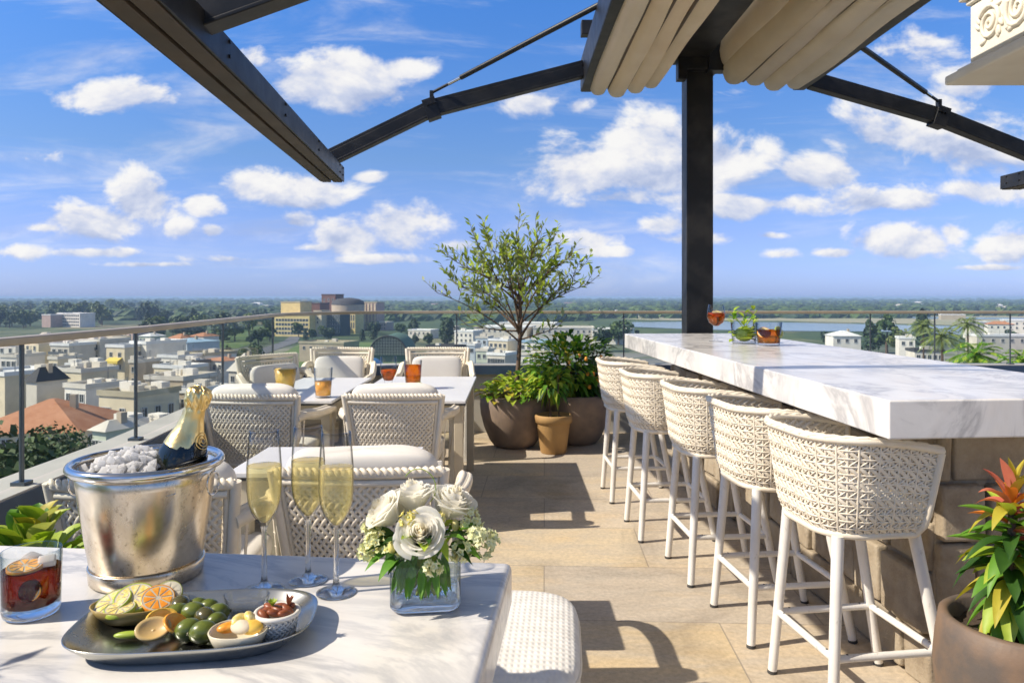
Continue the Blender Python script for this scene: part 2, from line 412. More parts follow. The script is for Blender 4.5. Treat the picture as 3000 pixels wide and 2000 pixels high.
MT['orange_p'] = M_('orange_peel', (.80, .27, .02), .35, 0, (.88, .42, .06), 120, .4, .62, bstr=.4, bscale=200, bdist=.001)
MT['ceramic'] = M_('cream_ceramic', (.74, .67, .50), .3, 0, (.68, .60, .43), 10, coat=.3)
MT['wooden_dish'] = M_('bamboo_dish', (.42, .30, .10), .45, 0, (.32, .23, .07), 12, coat=.2)
MT['shell'] = M_('tan_shell', (.50, .36, .16), .4, 0, (.58, .40, .14), 20, coat=.3)
MT['almond'] = M_('roasted_nut', (.30, .085, .03), .4, 0, (.22, .06, .022), 40, bstr=.2, bscale=200, bdist=.001)
MT['plate_w'] = M_('white_cup', (.76, .73, .66), .45, 0, (.68, .64, .56), 20)
rnd = random.Random(7)
def sp(x, e): return math.copysign(abs(x) ** e, x)
def sup(mb, c, s, e1=.35, e2=.35, nu=28, nv=14, mat=0, M=None, wob=0.0, seed=0):
    """rounded cushion shape"""
    c = Vector(c); M = M if M is not None else Matrix.Identity(3); rr = random.Random(seed); ph = [rr.uniform(0, 6) for _ in range(4)]
    def fn(u, v):
        a = u * 2 * PI; b = (v - .5) * PI
        x = sp(math.cos(b), e1) * sp(math.cos(a), e2); y = sp(math.cos(b), e1) * sp(math.sin(a), e2); z = sp(math.sin(b), e1)
        k = 1 + wob * (math.sin(3 * a + ph[0]) * math.cos(2 * b + ph[1]) + .6 * math.sin(5 * a + ph[2]) * math.cos(b))
        return c + M @ Vector((x * s[0] / 2 * k, y * s[1] / 2 * k, z * s[2] / 2 * k))
    return mb.grid(fn, nu, nv, mat, True, True)
def frame_of(d, up=(0, 0, 1)):
    d = Vector(d).normalized(); u = Vector(up)
    s = d.cross(u)
    if s.length < 1e-4: s = d.orthogonal()
    s.normalize(); n = s.cross(d).normalized()
    return d, s, n
def leaf(mb, base, d, L, w, droop=.3, fold=.25, mat=0, nl=5, up=(0, 0, 1), twist=0.0, tip=1.0):
    d, s, n = frame_of(d, up)
    if twist:
        q = Matrix.Rotation(twist, 3, d); s = q @ s; n = q @ n
    base = Vector(base); vs = []
    for i in range(nl + 1):
        t = i / nl
        wd = w * (math.sin(PI * min(1, t ** .8)) ** tip * .5 if 0 < t < 1 else .012)
        ctr = base + d * (L * t * (1 - .25 * droop * t)) + Vector((0, 0, -1)) * (L * droop * t * t)
        for k in (-1, 0, 1): vs.append(ctr + s * (k * wd) + n * (abs(k) * wd * fold * 2))
    fs = []
    for i in range(nl):
        for k in range(2):
            a = i * 3 + k; fs.append((a, a + 1, a + 4, a + 3))
    return mb.add(vs, fs, mat, True)
def sleaf(mb, base, d, L, w, mat=0, up=(0, 0, 1), fold=.15):
    d, s, n = frame_of(d, up); base = Vector(base)
    m = base + d * (L * .45)
    return mb.add([base, m - s * w / 2 + n * w * fold, base + d * L, m + s * w / 2 + n * w * fold, m], [(0, 4, 2, 1), (0, 3, 2, 4)], mat, True)
def weave(mb, S, nu, nv, wd=.011, td=.004, wv=.005, wh=.005, sub=2, amp=.0025, mat=0, diag=True, wd2=None):
    def P(u, v):
        e = .003
        p = S(u, v); du = S(min(u + e, 1), v) - S(max(u - e, 0), v); dv = S(u, min(v + e, 1)) - S(u, max(v - e, 0))
        return p, du.cross(dv).normalized()
    if wv:
        for i in range(nu + 1):
            q = [P(i / nu, j / (nv * sub)) for j in range(nv * sub + 1)]
            mb.ribbon([a for a, b in q], [b for a, b in q], wv, td * .8, mat)
    if wh:
        for j in range(nv + 1):
            q = [P(i / (nu * sub), j / nv) for i in range(nu * sub + 1)]
            mb.ribbon([a + b * (amp * .6 * math.cos(PI * i / sub)) for i, (a, b) in enumerate(q)], [b for a, b in q], wh, td, mat)
    if diag:
        for sg in (1, -1):
            for s0 in range(-nv, nu + 1):
                pts = []; nr = []
                for k in range(nv * sub + 1):
                    t = k / sub; u = (s0 + t) / nu if sg > 0 else (s0 + nv - t) / nu
                    if u < -1e-6 or u > 1 + 1e-6: continue
                    p, n = P(min(max(u, 0), 1), t / nv)
                    pts.append(p + n * (sg * amp * math.cos(PI * (t + .5)) + amp * .5)); nr.append(n)
                if len(pts) > 2: mb.ribbon(pts, nr, wd if sg > 0 or wd2 is None else wd2, td, mat)
    return mb

# ---------------------------------------------------------------- terrace setting
m = MB(); m.box((1.8, 2.2, -.1), (7.6, 12.4, .2)); tag(m.build('terrace_floor', MT['floor']), kind='structure')
# parapet path (rail centre line), left side then a curved corner, then straight along the back
PATH = [(-1.62, -3.9), (-1.68, 0), (-1.75, 2.64), (-1.76, 3.46), (-1.87, 4.78), (-1.99, 6.15)]
for k in range(1, 9):
    a = PI - k * PI / 16
    PATH.append((-.99 + 1.0 * math.cos(a), 6.15 + 1.2 * math.sin(a)))
PATH += [(1.11, 7.35), (2.4, 7.35), (3.56, 7.35), (4.2, 7.35), (4.95, 7.35), (5.4, 7.35)]
PATH = [Vector((x, y, 0)) for x, y in PATH]
def offset_path(d):
    out = []
    for i, p in enumerate(PATH):
        t = (PATH[min(i + 1, len(PATH) - 1)] - PATH[max(i - 1, 0)]).normalized()
        out.append(p + Vector((t.y, -t.x, 0)) * d)       # right of travel = terrace side
    return out
def wall_strip(mb, d0, d1, z0, z1, mat=0):
    a = offset_path(d0); b = offset_path(d1); n = len(a); vs = []
    for p, q in zip(a, b): vs += [p + Vector((0, 0, z0)), q + Vector((0, 0, z0)), q + Vector((0, 0, z1)), p + Vector((0, 0, z1))]
    fs = [(3, 2, 1, 0), tuple(4 * (n - 1) + i for i in range(4))]
    for i in range(n - 1):
        for k in range(4): fs.append((4 * i + k, 4 * i + (k + 1) % 4, 4 * i + 4 + (k + 1) % 4, 4 * i + 4 + k))
    return mb.add(vs, fs, mat)
pw = thing('parapet_wall', 'low rendered parapet wall with a blue edged cap round the roof terrace', 'wall')
wall_strip(MB(), -.10, .0, -.9, .635).build('wall', MT['parapet'], pw)
wall_strip(MB(), -.135, .058, .637, .68).build('cap', MT['cap'], pw)
wall_strip(MB(), .0605, .068, .585, .672).build('flashing', MT['flash'], pw)
gr = thing('glass_railing', 'glass railing with a flat bronze handrail and slim grey posts on the parapet', 'railing')
def rail_tube(mb, z, w, h):
    a = offset_path(-w / 2); b = offset_path(w / 2); n = len(a); vs = []
    for p, q in zip(a, b): vs += [p + Vector((0, 0, z - h / 2)), q + Vector((0, 0, z - h / 2)), q + Vector((0, 0, z + h / 2)), p + Vector((0, 0, z + h / 2))]
    fs = [(3, 2, 1, 0), tuple(4 * (n - 1) + i for i in range(4))]
    for i in range(n - 1):
        for k in range(4): fs.append((4 * i + k, 4 * i + (k + 1) % 4, 4 * i + 4 + (k + 1) % 4, 4 * i + 4 + k))
    return mb.add(vs, fs)
RZ = 1.195
rail_tube(MB(), RZ, .058, .028).build('handrail', MT['rail'], gr, bevel=.005)
posts = [(-1.68, 0.6), (-1.715, 1.75), (-1.75, 2.64), (-1.76, 3.46), (-1.87, 4.78), (-1.99, 6.15), (-.55, 7.35), (1.11, 7.35), (2.4, 7.35), (3.56, 7.35), (4.2, 7.35), (4.95, 7.35)]
for x, y in posts:
    m = MB(); m.tube([(x, y, .68), (x, y, RZ - .014)], .0085 if y < 7 else .007, 8); m.box((x, y, .6865), (.05, .05, .012)); m.build('post', MT['post'], gr)
def pane(a, b):
    a = Vector(a); b = Vector(b); d = (b - a).normalized() * .012
    m = MB(); m.bar(a + d + Vector((0, 0, .93)), b - d + Vector((0, 0, .93)), .008, .485); m.build('glass_pane', MT['pane'], gr)
q = [(-1.68, .6, 0), (-1.715, 1.75, 0), (-1.75, 2.64, 0), (-1.76, 3.46, 0), (-1.87, 4.78, 0), (-1.99, 6.15, 0)]
for a, b in zip(q, q[1:]): pane(a, b)
cv = [p for p in PATH[5:14]]
m = MB(); vs = [];
for p in cv: vs += [p + Vector((0, 0, .69)), p + Vector((0, 0, 1.175))]
m.add(vs, [(2 * i, 2 * i + 2, 2 * i + 3, 2 * i + 1) for i in range(len(cv) - 1)], 0, True)
o = m.build('glass_pane', MT['pane'], gr); sm = o.modifiers.new('thick', 'SOLIDIFY'); sm.thickness = .008
for a, b in ((-.98, -.55), (-.55, 1.11), (1.11, 2.4), (2.4, 3.56), (3.56, 4.2), (4.2, 4.95)): pane((a, 7.35, 0), (b, 7.35, 0))

# ---------------------------------------------------------------- steel awning frame with folded fabric
pg = thing('awning_frame', 'black steel post and retractable awning frame with folded cream fabric over the bar', 'awning', (1.59, 6.35, 0))
def pgb(mb, name, mat, bevel=.006):
    o = mb.build(name, mat, pg, bevel=bevel); o.location = (-1.59, -6.35, 0); return o
m = MB(); m.box((1.59, 6.35, 1.75), (.225, .19, 3.5)); m.box((1.59, 6.35, .01), (.36, .34, .02)); pgb(m, 'post', MT['black_steel'])
m = MB(); m.box((1.59, 6.32, 3.38), (.30, .30, .26)); m.box((1.425, 6.22, 3.30), (.075, .1, .27)); m.box((1.71, 6.2, 3.38), (.15, .12, .30)); pgb(m, 'post_bracket', MT['black_steel'])
m = MB(); m.box((1.44, 2.9, 3.50), (.40, 7.0, .30)); pgb(m, 'centre_beam', MT['black_steel'])
m = MB(); m.box((.60, 2.95, 3.225), (.035, 6.7, .26)); m.box((.63, 2.95, 3.1), (.09, 6.7, .02)); pgb(m, 'side_rail', MT['black_steel'])
m = MB(); m.box((2.47, 2.95, 3.225), (.05, 6.7, .2)); m.box((2.44, 2.95, 3.115), (.1, 6.7, .02)); pgb(m, 'side_rail', MT['black_steel'])
m = MB(); m.box((1.53, 6.22, 3.60), (1.9, .1, .12)); pgb(m, 'cross_beam', MT['black_steel']); m = MB(); m.box((1.53, -.3, 3.5), (1.9, .1, .14)); pgb(m, 'cross_beam', MT['black_steel'])
def pleat(mb, x, z, w, h, y0, y1, seed):
    rr = random.Random(seed); a, b, c = rr.uniform(0, 6), rr.uniform(0, 6), rr.uniform(0, 6); n = 34
    ys = [y1 - (y1 - y0) * (1 - math.cos(PI * .5 * min(1, i / 5))) * .004 if i < 5 else y1 + (y0 - y1) * (i - 4) / (n - 5) for i in range(n)]
    def fn(u, v):
        u = .46 + .58 * u; i = round(v * (n - 1)); t = i / (n - 1); e = min(1, .30 + .7 * (i / 4) ** .6) if i < 4 else 1
        y = y1 + (.05 - i * .012 if i < 4 else 0) - (y1 - y0) * max(0, i - 4) / (n - 5)
        an = u * 2 * PI
        ww = w * e * (1 + .08 * math.sin(a + 9 * t)); sag = .012 * math.sin(b + 14 * t) + .008 * math.sin(c + 31 * t)
        px = sp(math.cos(an), .75) * ww / 2; pz = sp(math.sin(an), .55) * h * .68 * e + h * .18
        if pz > 0: px *= .75
        return Vector((x + px + .008 * math.sin(c + 11 * t), y, z + h / 2 + pz - sag * (1 if pz < 0 else .3)))
    mb.grid(fn, 14, n - 1, 0, True, False)
m = MB()
for k, (x, z) in enumerate(((.73, 3.04), (.885, 3.035), (1.03, 3.06), (1.17, 3.085))): pleat(m, x, z, .175, .40, .1, 6.22, k)
pgb(m, 'folded_fabric', MT['awning'], 0)
m = MB()
for k, (x, z) in enumerate(((1.80, 3.26), (1.86, 3.12), (2.01, 3.10), (2.16, 3.06), (2.32, 3.05))): pleat(m, x, z, .19 if k else .15, .38, .1, 6.2 - .03 * k, 20 + k)
pgb(m, 'folded_fabric', MT['awning'], 0)
for x, z in ((.81, 3.10), (.958, 3.10), (1.10, 3.12), (1.845, 3.19), (1.935, 3.16), (2.085, 3.15), (2.24, 3.12)):
    m = MB(); m.box((x, 3.15, z), (.016, 6.1, .03)); pgb(m, 'fold_gap_shade', MT['brown_steel'], 0)  # dark strips stand in for the shade in the gaps between folds
def frontbar(a, b, label=None):
    m = MB(); a = Vector(a); b = Vector(b); up = Vector((0, 0, 1)); d = (b - a).normalized(); s = d.cross(up).normalized()
    m.bar(a + up * .085, b + up * .085, .175, .07, 0)
    for t_ in (.02, .06, .3, .55, .8):
        for q_ in (-.03, .03): c_ = a.lerp(b, t_) + up * (.075 + q_); m.tube([c_ - s * .107, c_ - s * .1], .009, 8); m.tube([c_ + s * .1, c_ + s * .107], .009, 8)
    m.bar(a - s * .047 + up * .02, b - s * .047 + up * .02, .074, .055, 1); m.bar(a + s * .047 + up * .02, b + s * .047 + up * .02, .074, .055, 1)
    m.bar(a + up * .032, b + up * .032, .03, .03, 0)
    m.bar(a - s * .094 + up * .06, b - s * .094 + up * .06, .012, .125, 0); m.bar(a + s * .094 + up * .06, b + s * .094 + up * .06, .012, .125, 0)
    o = pgb(m, 'front_bar', [MT['black_steel'], MT['brown_steel']], .004)
frontbar((-1.53, 6.3, 2.33), (-1.17, 2.15, 2.26))
frontbar((4.69, 6.95, 2.36), (4.35, 2.15, 2.28))
def arm(a, k, b, y, rod_to=None, kt=None):
    """jointed arm a > knuckle k > b with a bracket at the knuckle and a gas strut"""
    a, k, b = Vector(a), Vector(k), Vector(b); m = MB()
    for p, q_ in ((a, k), (k, b)):
        m.bar(p, q_, .085, .085); m.bar(p + Vector((0, 0, .055)), q_ + Vector((0, 0, .055)), .06, .045); m.bar(p - Vector((0, 0, .052)), q_ - Vector((0, 0, .052)), .1, .018)
    pgb(m, 'folding_arm', MT['black_steel'], .004)
    m = MB(); d = (b - a).normalized(); m.bar(k - d * .055, k + d * .055, .115, .165)
    for t in (-.03, .0, .03): m.tube([k + d * t + Vector((0, -.075, .035)), k + d * t + Vector((0, -.05, .035))], .011, 10)
    m.bar(k + Vector((0, 0, .08)), k + Vector((0, 0, .15)), .03, .05, up=(0, 1, 0)); pgb(m, 'arm_bracket', MT['black_steel'], .003)
    if rod_to is not None:
        s = k + Vector((0, 0, .135)); e = Vector(rod_to); m = MB()
        m.tube([s, s.lerp(e, .12)], .012, 8); m.tube([s.lerp(e, .12), s.lerp(e, .2)], .014, 8, 1); m.tube([s.lerp(e, .2), e], .02, 10)
        o = pgb(m, 'strut', [MT['black_steel'], MT['steel']], 0)
arm((-1.50, 6.0, 2.455), (-.655, 6.03, 2.875), (.58, 6.05, 3.20), 6, (.60, 5.1, 3.36))
arm((-1.20, 2.72, 2.36), (-.50, 2.74, 2.62), (.58, 2.76, 3.18), 3, (.60, 2.0, 3.36))
arm((2.49, 6.2, 3.16), (3.60, 6.24, 2.86), (4.63, 6.28, 2.47), 6, (2.48, 5.25, 3.12))

# ---------------------------------------------------------------- carved cornice, top right
co = thing('carved_cornice', 'white carved stone cornice corner jutting in beside the awning', 'cornice', (3.3, 4, 2.77))
def cob(mb, name, mat, bevel=.01):
    o = mb.build(name, mat, co, bevel=bevel); o.location = (-3.3, -4, -2.77); return o
m = MB()
def ring_box(mb, x0, y1, z0, z1): mb.box(((x0 + 4.4) / 2, (1.2 + y1) / 2, (z0 + z1) / 2), (4.4 - x0, y1 - 1.2, z1 - z0))
ring_box(m, 2.92, 5.0, 2.772, 2.835); ring_box(m, 2.97, 4.95, 2.838, 2.868); cob(m, 'bottom_slab', MT['stone_white'], .018)
m = MB(); ring_box(m, 2.985, 4.82, 2.87, 3.24); cob(m, 'frieze', MT['stone_white'])
m = MB(); ring_box(m, 2.965, 4.84, 3.243, 3.275); ring_box(m, 2.935, 4.87, 3.278, 3.32); ring_box(m, 2.89, 4.91, 3.323, 3.40); cob(m, 'crown_moulding', MT['stone_white'], .012)
m = MB(); rr = random.Random(3)
for y0, dr in ((4.62, 1), (4.36, -1), (4.10, 1), (3.84, -1), (3.55, 1)):
    c = Vector((2.979, y0, 3.06)); pts = []
    for k in range(30):
        t = k / 29; a = dr * t * 4.2 * PI + .6; r = .10 * (1 - t) + .012
        pts.append(c + Vector((0, r * math.cos(a), r * math.sin(a) * 1.05)))
    m.tube(pts, [.016 * (1 - .5 * k / 29) for k in range(30)], 6)
    for k in range(9):
        a = rr.uniform(0, 6.28); p = c + Vector((.002, .115 * math.cos(a), .12 * math.sin(a)))
        m.ball(p, .035, 8, 6, 0, (.35, 1, .45), Matrix.Rotation(a + .7, 3, 'X'))
cob(m, 'relief', MT['stone_white'], 0)
m = MB(); m.box((4.75, 2.6, 1.9), (.7, 5.0, 3.8))
tag(m.build('building_wall', MT['stone_white']), 'pale stone building wall carrying the carved cornice', 'wall')

# ---------------------------------------------------------------- marble bar
bar = thing('bar_counter', 'long marble topped bar on a rubble stone base', 'bar counter', (1.09, 2.14, 0))
bp = [(0, 0), (.97, .085), (.80, 3.93), (-.173, 3.88)]
m = MB(); m.prism(bp, .936, 1.05); m.build('countertop', MT['bar_marble'], bar, bevel=.006, seg=3)
def bx(s, t):   # point across (s) and along (t) the bar
    return (s - .0446 * t, t + .03 * s)
m = MB(); rr = random.Random(12)
core = [bx(.36, .36), bx(.84, .36), bx(.84, 3.7), bx(.36, 3.7)]; m.prism(core, 0, .93)
def stones(mb, fn, Lx, z0, z1):
    z = z0
    while z < z1 - .03:
        h = min(rr.uniform(.06, .23), z1 - z)
        t = rr.uniform(-.15, 0)
        while t < Lx:
            w = rr.uniform(.10, .46); a, b = max(0, t), min(Lx, t + w)
            if b - a > .03: fn(a + .006, b - .006, z + .005, z + h - .005, rr.uniform(.008, .06))
            t += w
        z += h
def face_end(a, b, z0, z1, d):
    p = bx((.36 + a + .36 + b) / 2, .36 - d / 2 + .01); m.box((p[0], p[1], (z0 + z1) / 2), (b - a, d + .02, z1 - z0), M=Matrix.Rotation(.03 + rr.uniform(-.05, .05), 4, 'Z') @ Matrix.Rotation(rr.uniform(-.07, .07), 4, 'Y'))
def face_left(a, b, z0, z1, d):
    p = bx(.36 - d / 2 + .01, .36 + (a + b) / 2); m.box((p[0], p[1], (z0 + z1) / 2), (d + .02, b - a, z1 - z0), M=Matrix.Rotation(.04 + rr.uniform(-.05, .05), 4, 'Z') @ Matrix.Rotation(rr.uniform(-.07, .07), 4, 'X'))
stones(m, face_end, .48, 0, .92); stones(m, face_left, 3.34, 0, .92)
m.build('stone_base', MT['rubble'], bar, bevel=.014, seg=2)

# ---------------------------------------------------------------- bar stools
def ushape(front, back, half, r, n=80):
    raw = [(front, -half)]
    raw += [(-back + r - r * math.sin(k / 10 * PI / 2), -half + r - r * math.cos(k / 10 * PI / 2)) for k in range(11)]
    raw += [(-back + r - r * math.cos(k / 10 * PI / 2), half - r + r * math.sin(k / 10 * PI / 2)) for k in range(11)]
    raw += [(front, half)]
    pts = [Vector((x, y, 0)) for x, y in raw]; L = [0]
    for a, b in zip(pts, pts[1:]): L.append(L[-1] + (b - a).length)
    def at(u):
        s = u * L[-1]
        for i in range(len(L) - 1):
            if s <= L[i + 1] + 1e-9:
                t = (s - L[i]) / max(L[i + 1] - L[i], 1e-9); return pts[i].lerp(pts[i + 1], t)
        return pts[-1]
    return at
up = ushape(.165, .215, .26, .17)
SB, ST = .605, .905
def stool_S(u, v):
    p = up(u); k = .815 + .185 * v ** .9 - .07 * max(0, 1 - v / .2) ** 2
    fr = abs(2 * u - 1)
    z = SB + (ST - SB) * v - .035 * v * max(0, (fr - .45) / .55) ** 2
    return Vector((p.x * k - .055, p.y * k * .95, z))
def make_stool():
    t = thing('bar_stool', '', 'bar stool', (0, 0, 0), 0, 'white woven bar stools along the bar')
    m = MB(); weave(m, stool_S, 34, 12, .0125, .005, .0075, .0062, 2, .0028, wd2=.0045); 
    m.build('woven_shell', MT['wicker'], t)
    m = MB(); N = 60
    rim = [stool_S(i / N, 1) + Vector((0, 0, .006)) for i in range(N + 1)]
    m.tube(rim, .0115, 10)
    for ph in (0, PI):
        m.tube([rim[i] + Vector((math.cos(i * 1.3 + ph) * .007, 0, .006 + math.sin(i * 1.3 + ph) * .005)) for i in range(N + 1)], .0072, 6)
    m.tube([stool_S(i / N, 0) for i in range(N + 1)], .013, 8)
    for u in (0, 1): m.tube([stool_S(u, k / 8) for k in range(9)] , .0125, 8)
    for u in (0, 1): m.ball(rim[0] if u == 0 else rim[-1], .012, 10, 8)
    m.build('braided_rim', MT['wicker'], t)
    m = MB(); sup(m, (-.05, 0, .612), (.29, .37, .05), .3, .45); m.build('seat', MT['wicker'], t)
    m = MB(); sup(m, (-.05, 0, .665), (.31, .39, .075), .45, .4); m.build('seat_cushion', MT['fabric'], t)
    top = {}; 
    for sx in (-1, 1):
        for sy in (-1, 1):
            a = Vector((sx * .130 - .045, sy * .155, .60)); b = Vector((sx * .208 - .008, sy * .19, .0)); top[(sx, sy)] = (a, b)
            g = MB(); g.tube([a, b + (a - b) * .02], [.0195, .0165], 12)
            lg = g.build('leg', MT['white_metal'], t)
            g = MB(); g.tube([b + (a - b) * .018, b], .0172, 10); g.build('foot_cap', MT['chip'], lg)
    def at(k, z): a, b = top[k]; return b + (a - b) * (z / .6)
    for k1, k2, z in (((-1, -1), (-1, 1), .225), ((1, -1), (1, 1), .225), ((-1, -1), (1, -1), .225), ((-1, 1), (1, 1), .225)):
        m = MB(); a, b = at(k1, z), at(k2, z); m.tube([a, b], .0125, 10)
        for f_ in (.12, .88):
            c = a.lerp(b, f_); d = (b - a).normalized(); m.tube([c + Vector((0, 0, .0085)), c + Vector((0, 0, .0128)) + d * .0001], .004, 6, 1)
        m.build('footrest', [MT['white_metal'], MT['chip']], t)
    return t
ST_POS = [(.862, 5.03, 2, 'white woven bar stool farthest from the camera, beside the leafy pots'),
          (.915, 4.27, 3, 'fourth white woven bar stool from the near end of the bar'),
          (1.035, 3.65, 4, 'middle white woven bar stool of the five along the bar'),
          (1.115, 3.06, 6, 'second white woven bar stool, next to the largest looking one'),
          (1.175, 2.50, 8, 'nearest white woven bar stool, its whole back in view under the marble corner')]
st = make_stool()
for k, (x, y, a, lb) in enumerate(ST_POS):
    if k == 0: o = st; o.location = (x, y, 0); o.rotation_euler = (0, 0, R(a)); o['label'] = lb
    else: o = dup(st, (x, y, 0), R(a), lb)

# ---------------------------------------------------------------- woven armchairs
def make_chair(pillow, hb):
    t = thing('armchair', '', 'armchair', (0, 0, 0), 0, 'white woven armchairs round the dining tables')
    wk = MT['wicker_grey'] if pillow else MT['wicker']
    def S(u, v):
        w = .46 + .09 * v; s = 2 * u - 1
        return Vector((s * w / 2, -.225 - .075 * v - .03 * (1 - s * s), .40 + (hb - .42) * v))
    m = MB(); weave(m, lambda u, v: S(.07 + .86 * u, .03 + .92 * v), 18, 12, .0128, .0036, 0, 0, 2, .0014); m.build('cane_back', wk, t)
    m = MB(); N = 24
    topc = [S(i / N, 1) + Vector((0, 0, .008)) for i in range(N + 1)]
    m.tube(topc, .013, 10)
    for ph in (0, PI):
        m.tube([topc[i // 3] .lerp(topc[min(i // 3 + 1, N)], (i % 3) / 3) + Vector((0, math.cos(i * 1.1 + ph) * .011, .008 + math.sin(i * 1.1 + ph) * .009)) for i in range(3 * N + 1)], .008, 6)
    for u in (0, 1):
        m.tube([S(u, 1) + Vector((0, 0, .02)), S(u, .5), S(u, 0), S(u, 0) + Vector((0, .0, -.1))], .0165, 10)
        uu = .05 if u == 0 else .95
        m.tube([S(uu, k / 6) + Vector((0, .012, 0)) for k in range(7)], .012, 8)
    m.tube([S(i / N, .0) for i in range(N + 1)], .013, 8)
    m.tube([S(.04 + .92 * i / N, .95) for i in range(N + 1)], .012, 8)
    m.build('back_frame', wk, t)
    for sx in (-1, 1):
        b = S(0 if sx < 0 else 1, .72); 
        pts = [b, b + Vector((sx * .035, .05, .012)), Vector((sx * .315, -.10, .672)), Vector((sx * .325, .05, .668)), Vector((sx * .315, .18, .652)), Vector((sx * .30, .235, .615)), Vector((sx * .29, .245, .56))]
        m = MB(); dense = []
        for i in range(len(pts) - 1):
            p0, p1, p2, p3 = pts[max(i - 1, 0)], pts[i], pts[i + 1], pts[min(i + 2, len(pts) - 1)]
            for k in range(5):
                s = k / 5; dense.append(.5 * ((2 * p1) + (p2 - p0) * s + (2 * p0 - 5 * p1 + 4 * p2 - p3) * s * s + (3 * p1 - p0 - 3 * p2 + p3) * s ** 3))
        dense.append(pts[-1]); m.tube(dense, .026, 10)
        for k in range(3):
            m.tube([p + Vector((math.cos(2.1 * k) * .016, 0, .012 + .010 * math.sin(2.1 * k))) for p in dense], .012, 6)
        m.build('armrest', wk, t)
        def P(u, v, sx=sx, dense=dense):
            i = int(u * (len(dense) - 8)) + 3; i = min(i, len(dense) - 1); p = dense[i]
            return Vector((p.x + (sx * .255 - p.x) * (1 - v) * .8, p.y * (.9 + .1 * v), .26 + (p.z - .27) * v))
        m = MB(); weave(m, P, 22, 9, 0, .004, .0125, .006, 1, .003, diag=False); m.build('woven_side', wk, t)
        for y0, y1, z in ((.235, .245, .60), (-.235, -.27, .42)):
            g = MB(); g.bar((sx * .275, y1, 0), (sx * (.29 if y0 > 0 else .25), y0, z), .04, .04, up=(0, 1, 0)); g.build('leg', MT['white_metal'], t, bevel=.005)
    m = MB(); m.box((0, .0, .375), (.5, .46, .05)); m.box((0, .235, .30), (.48, .02, .12)); m.build('seat_frame', wk, t, bevel=.01)
    m = MB(); sup(m, (0, .01, .445), (.50, .47, .10), .4, .3); m.build('seat_cushion', MT['fabric'], t)
    m = MB()
    if pillow: sup(m, (0, -.215, hb - .13), (.50, .12, .37), .32, .5, 36, 18, M=Matrix.Rotation(R(9), 3, 'X'), wob=.015, seed=4)
    else: sup(m, (0, -.20, hb - .22), (.44, .09, .32), .32, .5, 30, 14, M=Matrix.Rotation(R(9), 3, 'X'))
    m.build('back_cushion', MT['fabric'], t)
    return t
ca = make_chair(True, .80); cb = make_chair(False, .89)
for k, (src, x, y, a, lb) in enumerate((
        (ca, -.495, 2.66, 1, 'woven armchair nearest the camera, its back to the flower vase'),
        (ca, -1.11, 2.50, 2, 'woven armchair mostly hidden behind the silver ice bucket'),
        (ca, -.665, 4.44, 0, 'woven armchair seen from behind at the right dining table, beyond the nearest armchair'),
        (ca, -1.44, 4.42, -4, 'woven armchair seen from behind, beside the gold bottle neck'),
        (cb, -1.52, 6.28, 178, 'woven armchair facing the camera across the table behind the orange juices'),
        (cb, -.655, 6.28, 181, 'woven armchair facing the camera beside the potted tree'),
        (cb, -1.66, 5.60, -125, 'woven armchair at the left head of the dining table by the railing'))):
    first = (k == 0 or k == 4)
    if first: o = src; o.location = (x, y, 0); o.rotation_euler = (0, 0, R(a)); o['label'] = lb
    else: o = dup(src, (x, y, 0), R(a), lb)

# ---------------------------------------------------------------- dining tables
def dining(x0, x1, y0, y1, lb):
    t = thing('dining_table', lb, 'table', ((x0 + x1) / 2, (y0 + y1) / 2, 0), 0, 'white topped dining tables'); hx, hy = (x1 - x0) / 2, (y1 - y0) / 2
    m = MB(); m.box((0, 0, .7125), (2 * hx, 2 * hy, .018)); m.build('table_top', MT['ttop'], t, bevel=.003)
    m = MB(); m.box((0, 0, .697), (2 * hx - .006, 2 * hy - .006, .010)); m.build('dark_edge', MT['dark_edge'], t)
    m = MB()
    for sy in (-1, 1): m.box((0, sy * (hy - .06), .645), (2 * hx - .14, .022, .09))
    for sx in (-1, 1): m.box((sx * (hx - .05), 0, .645), (.022, 2 * hy - .16, .09))
    m.build('apron', MT['wood_leg'], t, bevel=.002)
    for sx in (-1, 1):
        for sy in (-1, 1):
            m = MB(); m.box((sx * (hx - .045), sy * (hy - .06), .345), (.055, .055, .69)); m.build('leg', MT['wood_leg'], t, bevel=.004)
dining(-1.005, -.28, 4.47, 5.83, 'white dining table with amber drinks, by the potted tree')
dining(-1.62, -1.09, 4.47, 5.75, 'white dining table with orange juices, by the left railing')
dining(-1.02, -.37, 2.64, 3.10, 'small white table between the nearest two rows of armchairs')

# ---------------------------------------------------------------- foreground table and stool
ft = thing('marble_table', 'foreground white marble table set with champagne and snacks', 'table', (.0006, 1.258, 0), R(-5.6))
m = MB(); m.box((-.95, -.5, .8625), (1.9, 1.0, .075)); m.build('table_top', MT['marble'], ft, bevel=.012, seg=4)
for x in (-.55, -1.4):
    m = MB(); m.box((x, -.5, .42), (.12, .5, .80)); m.box((x, -.5, .012), (.4, .7, .022)); m.build('pedestal', MT['white_metal'], ft, bevel=.006)
def woven_pad():
    m = M_('woven_pad', (.80, .77, .71), .6, 0, (.72, .69, .63), 30, .4, .6); nt = m.node_tree; p = nt.nodes['Principled BSDF']; hs = []
    for dr in ('X', 'Y'):
        w = node(nt, 'ShaderNodeTexWave', wave_type='BANDS', bands_direction=dr, ins={'Scale': 26 if dr == 'X' else 18, 'Distortion': .3}); nt.links.new(mapping(nt), w.inputs['Vector']); hs.append(w.outputs[1])
    bump(nt, p, math_(nt, 'MULTIPLY', hs[0], hs[1]), .35, .004); return m
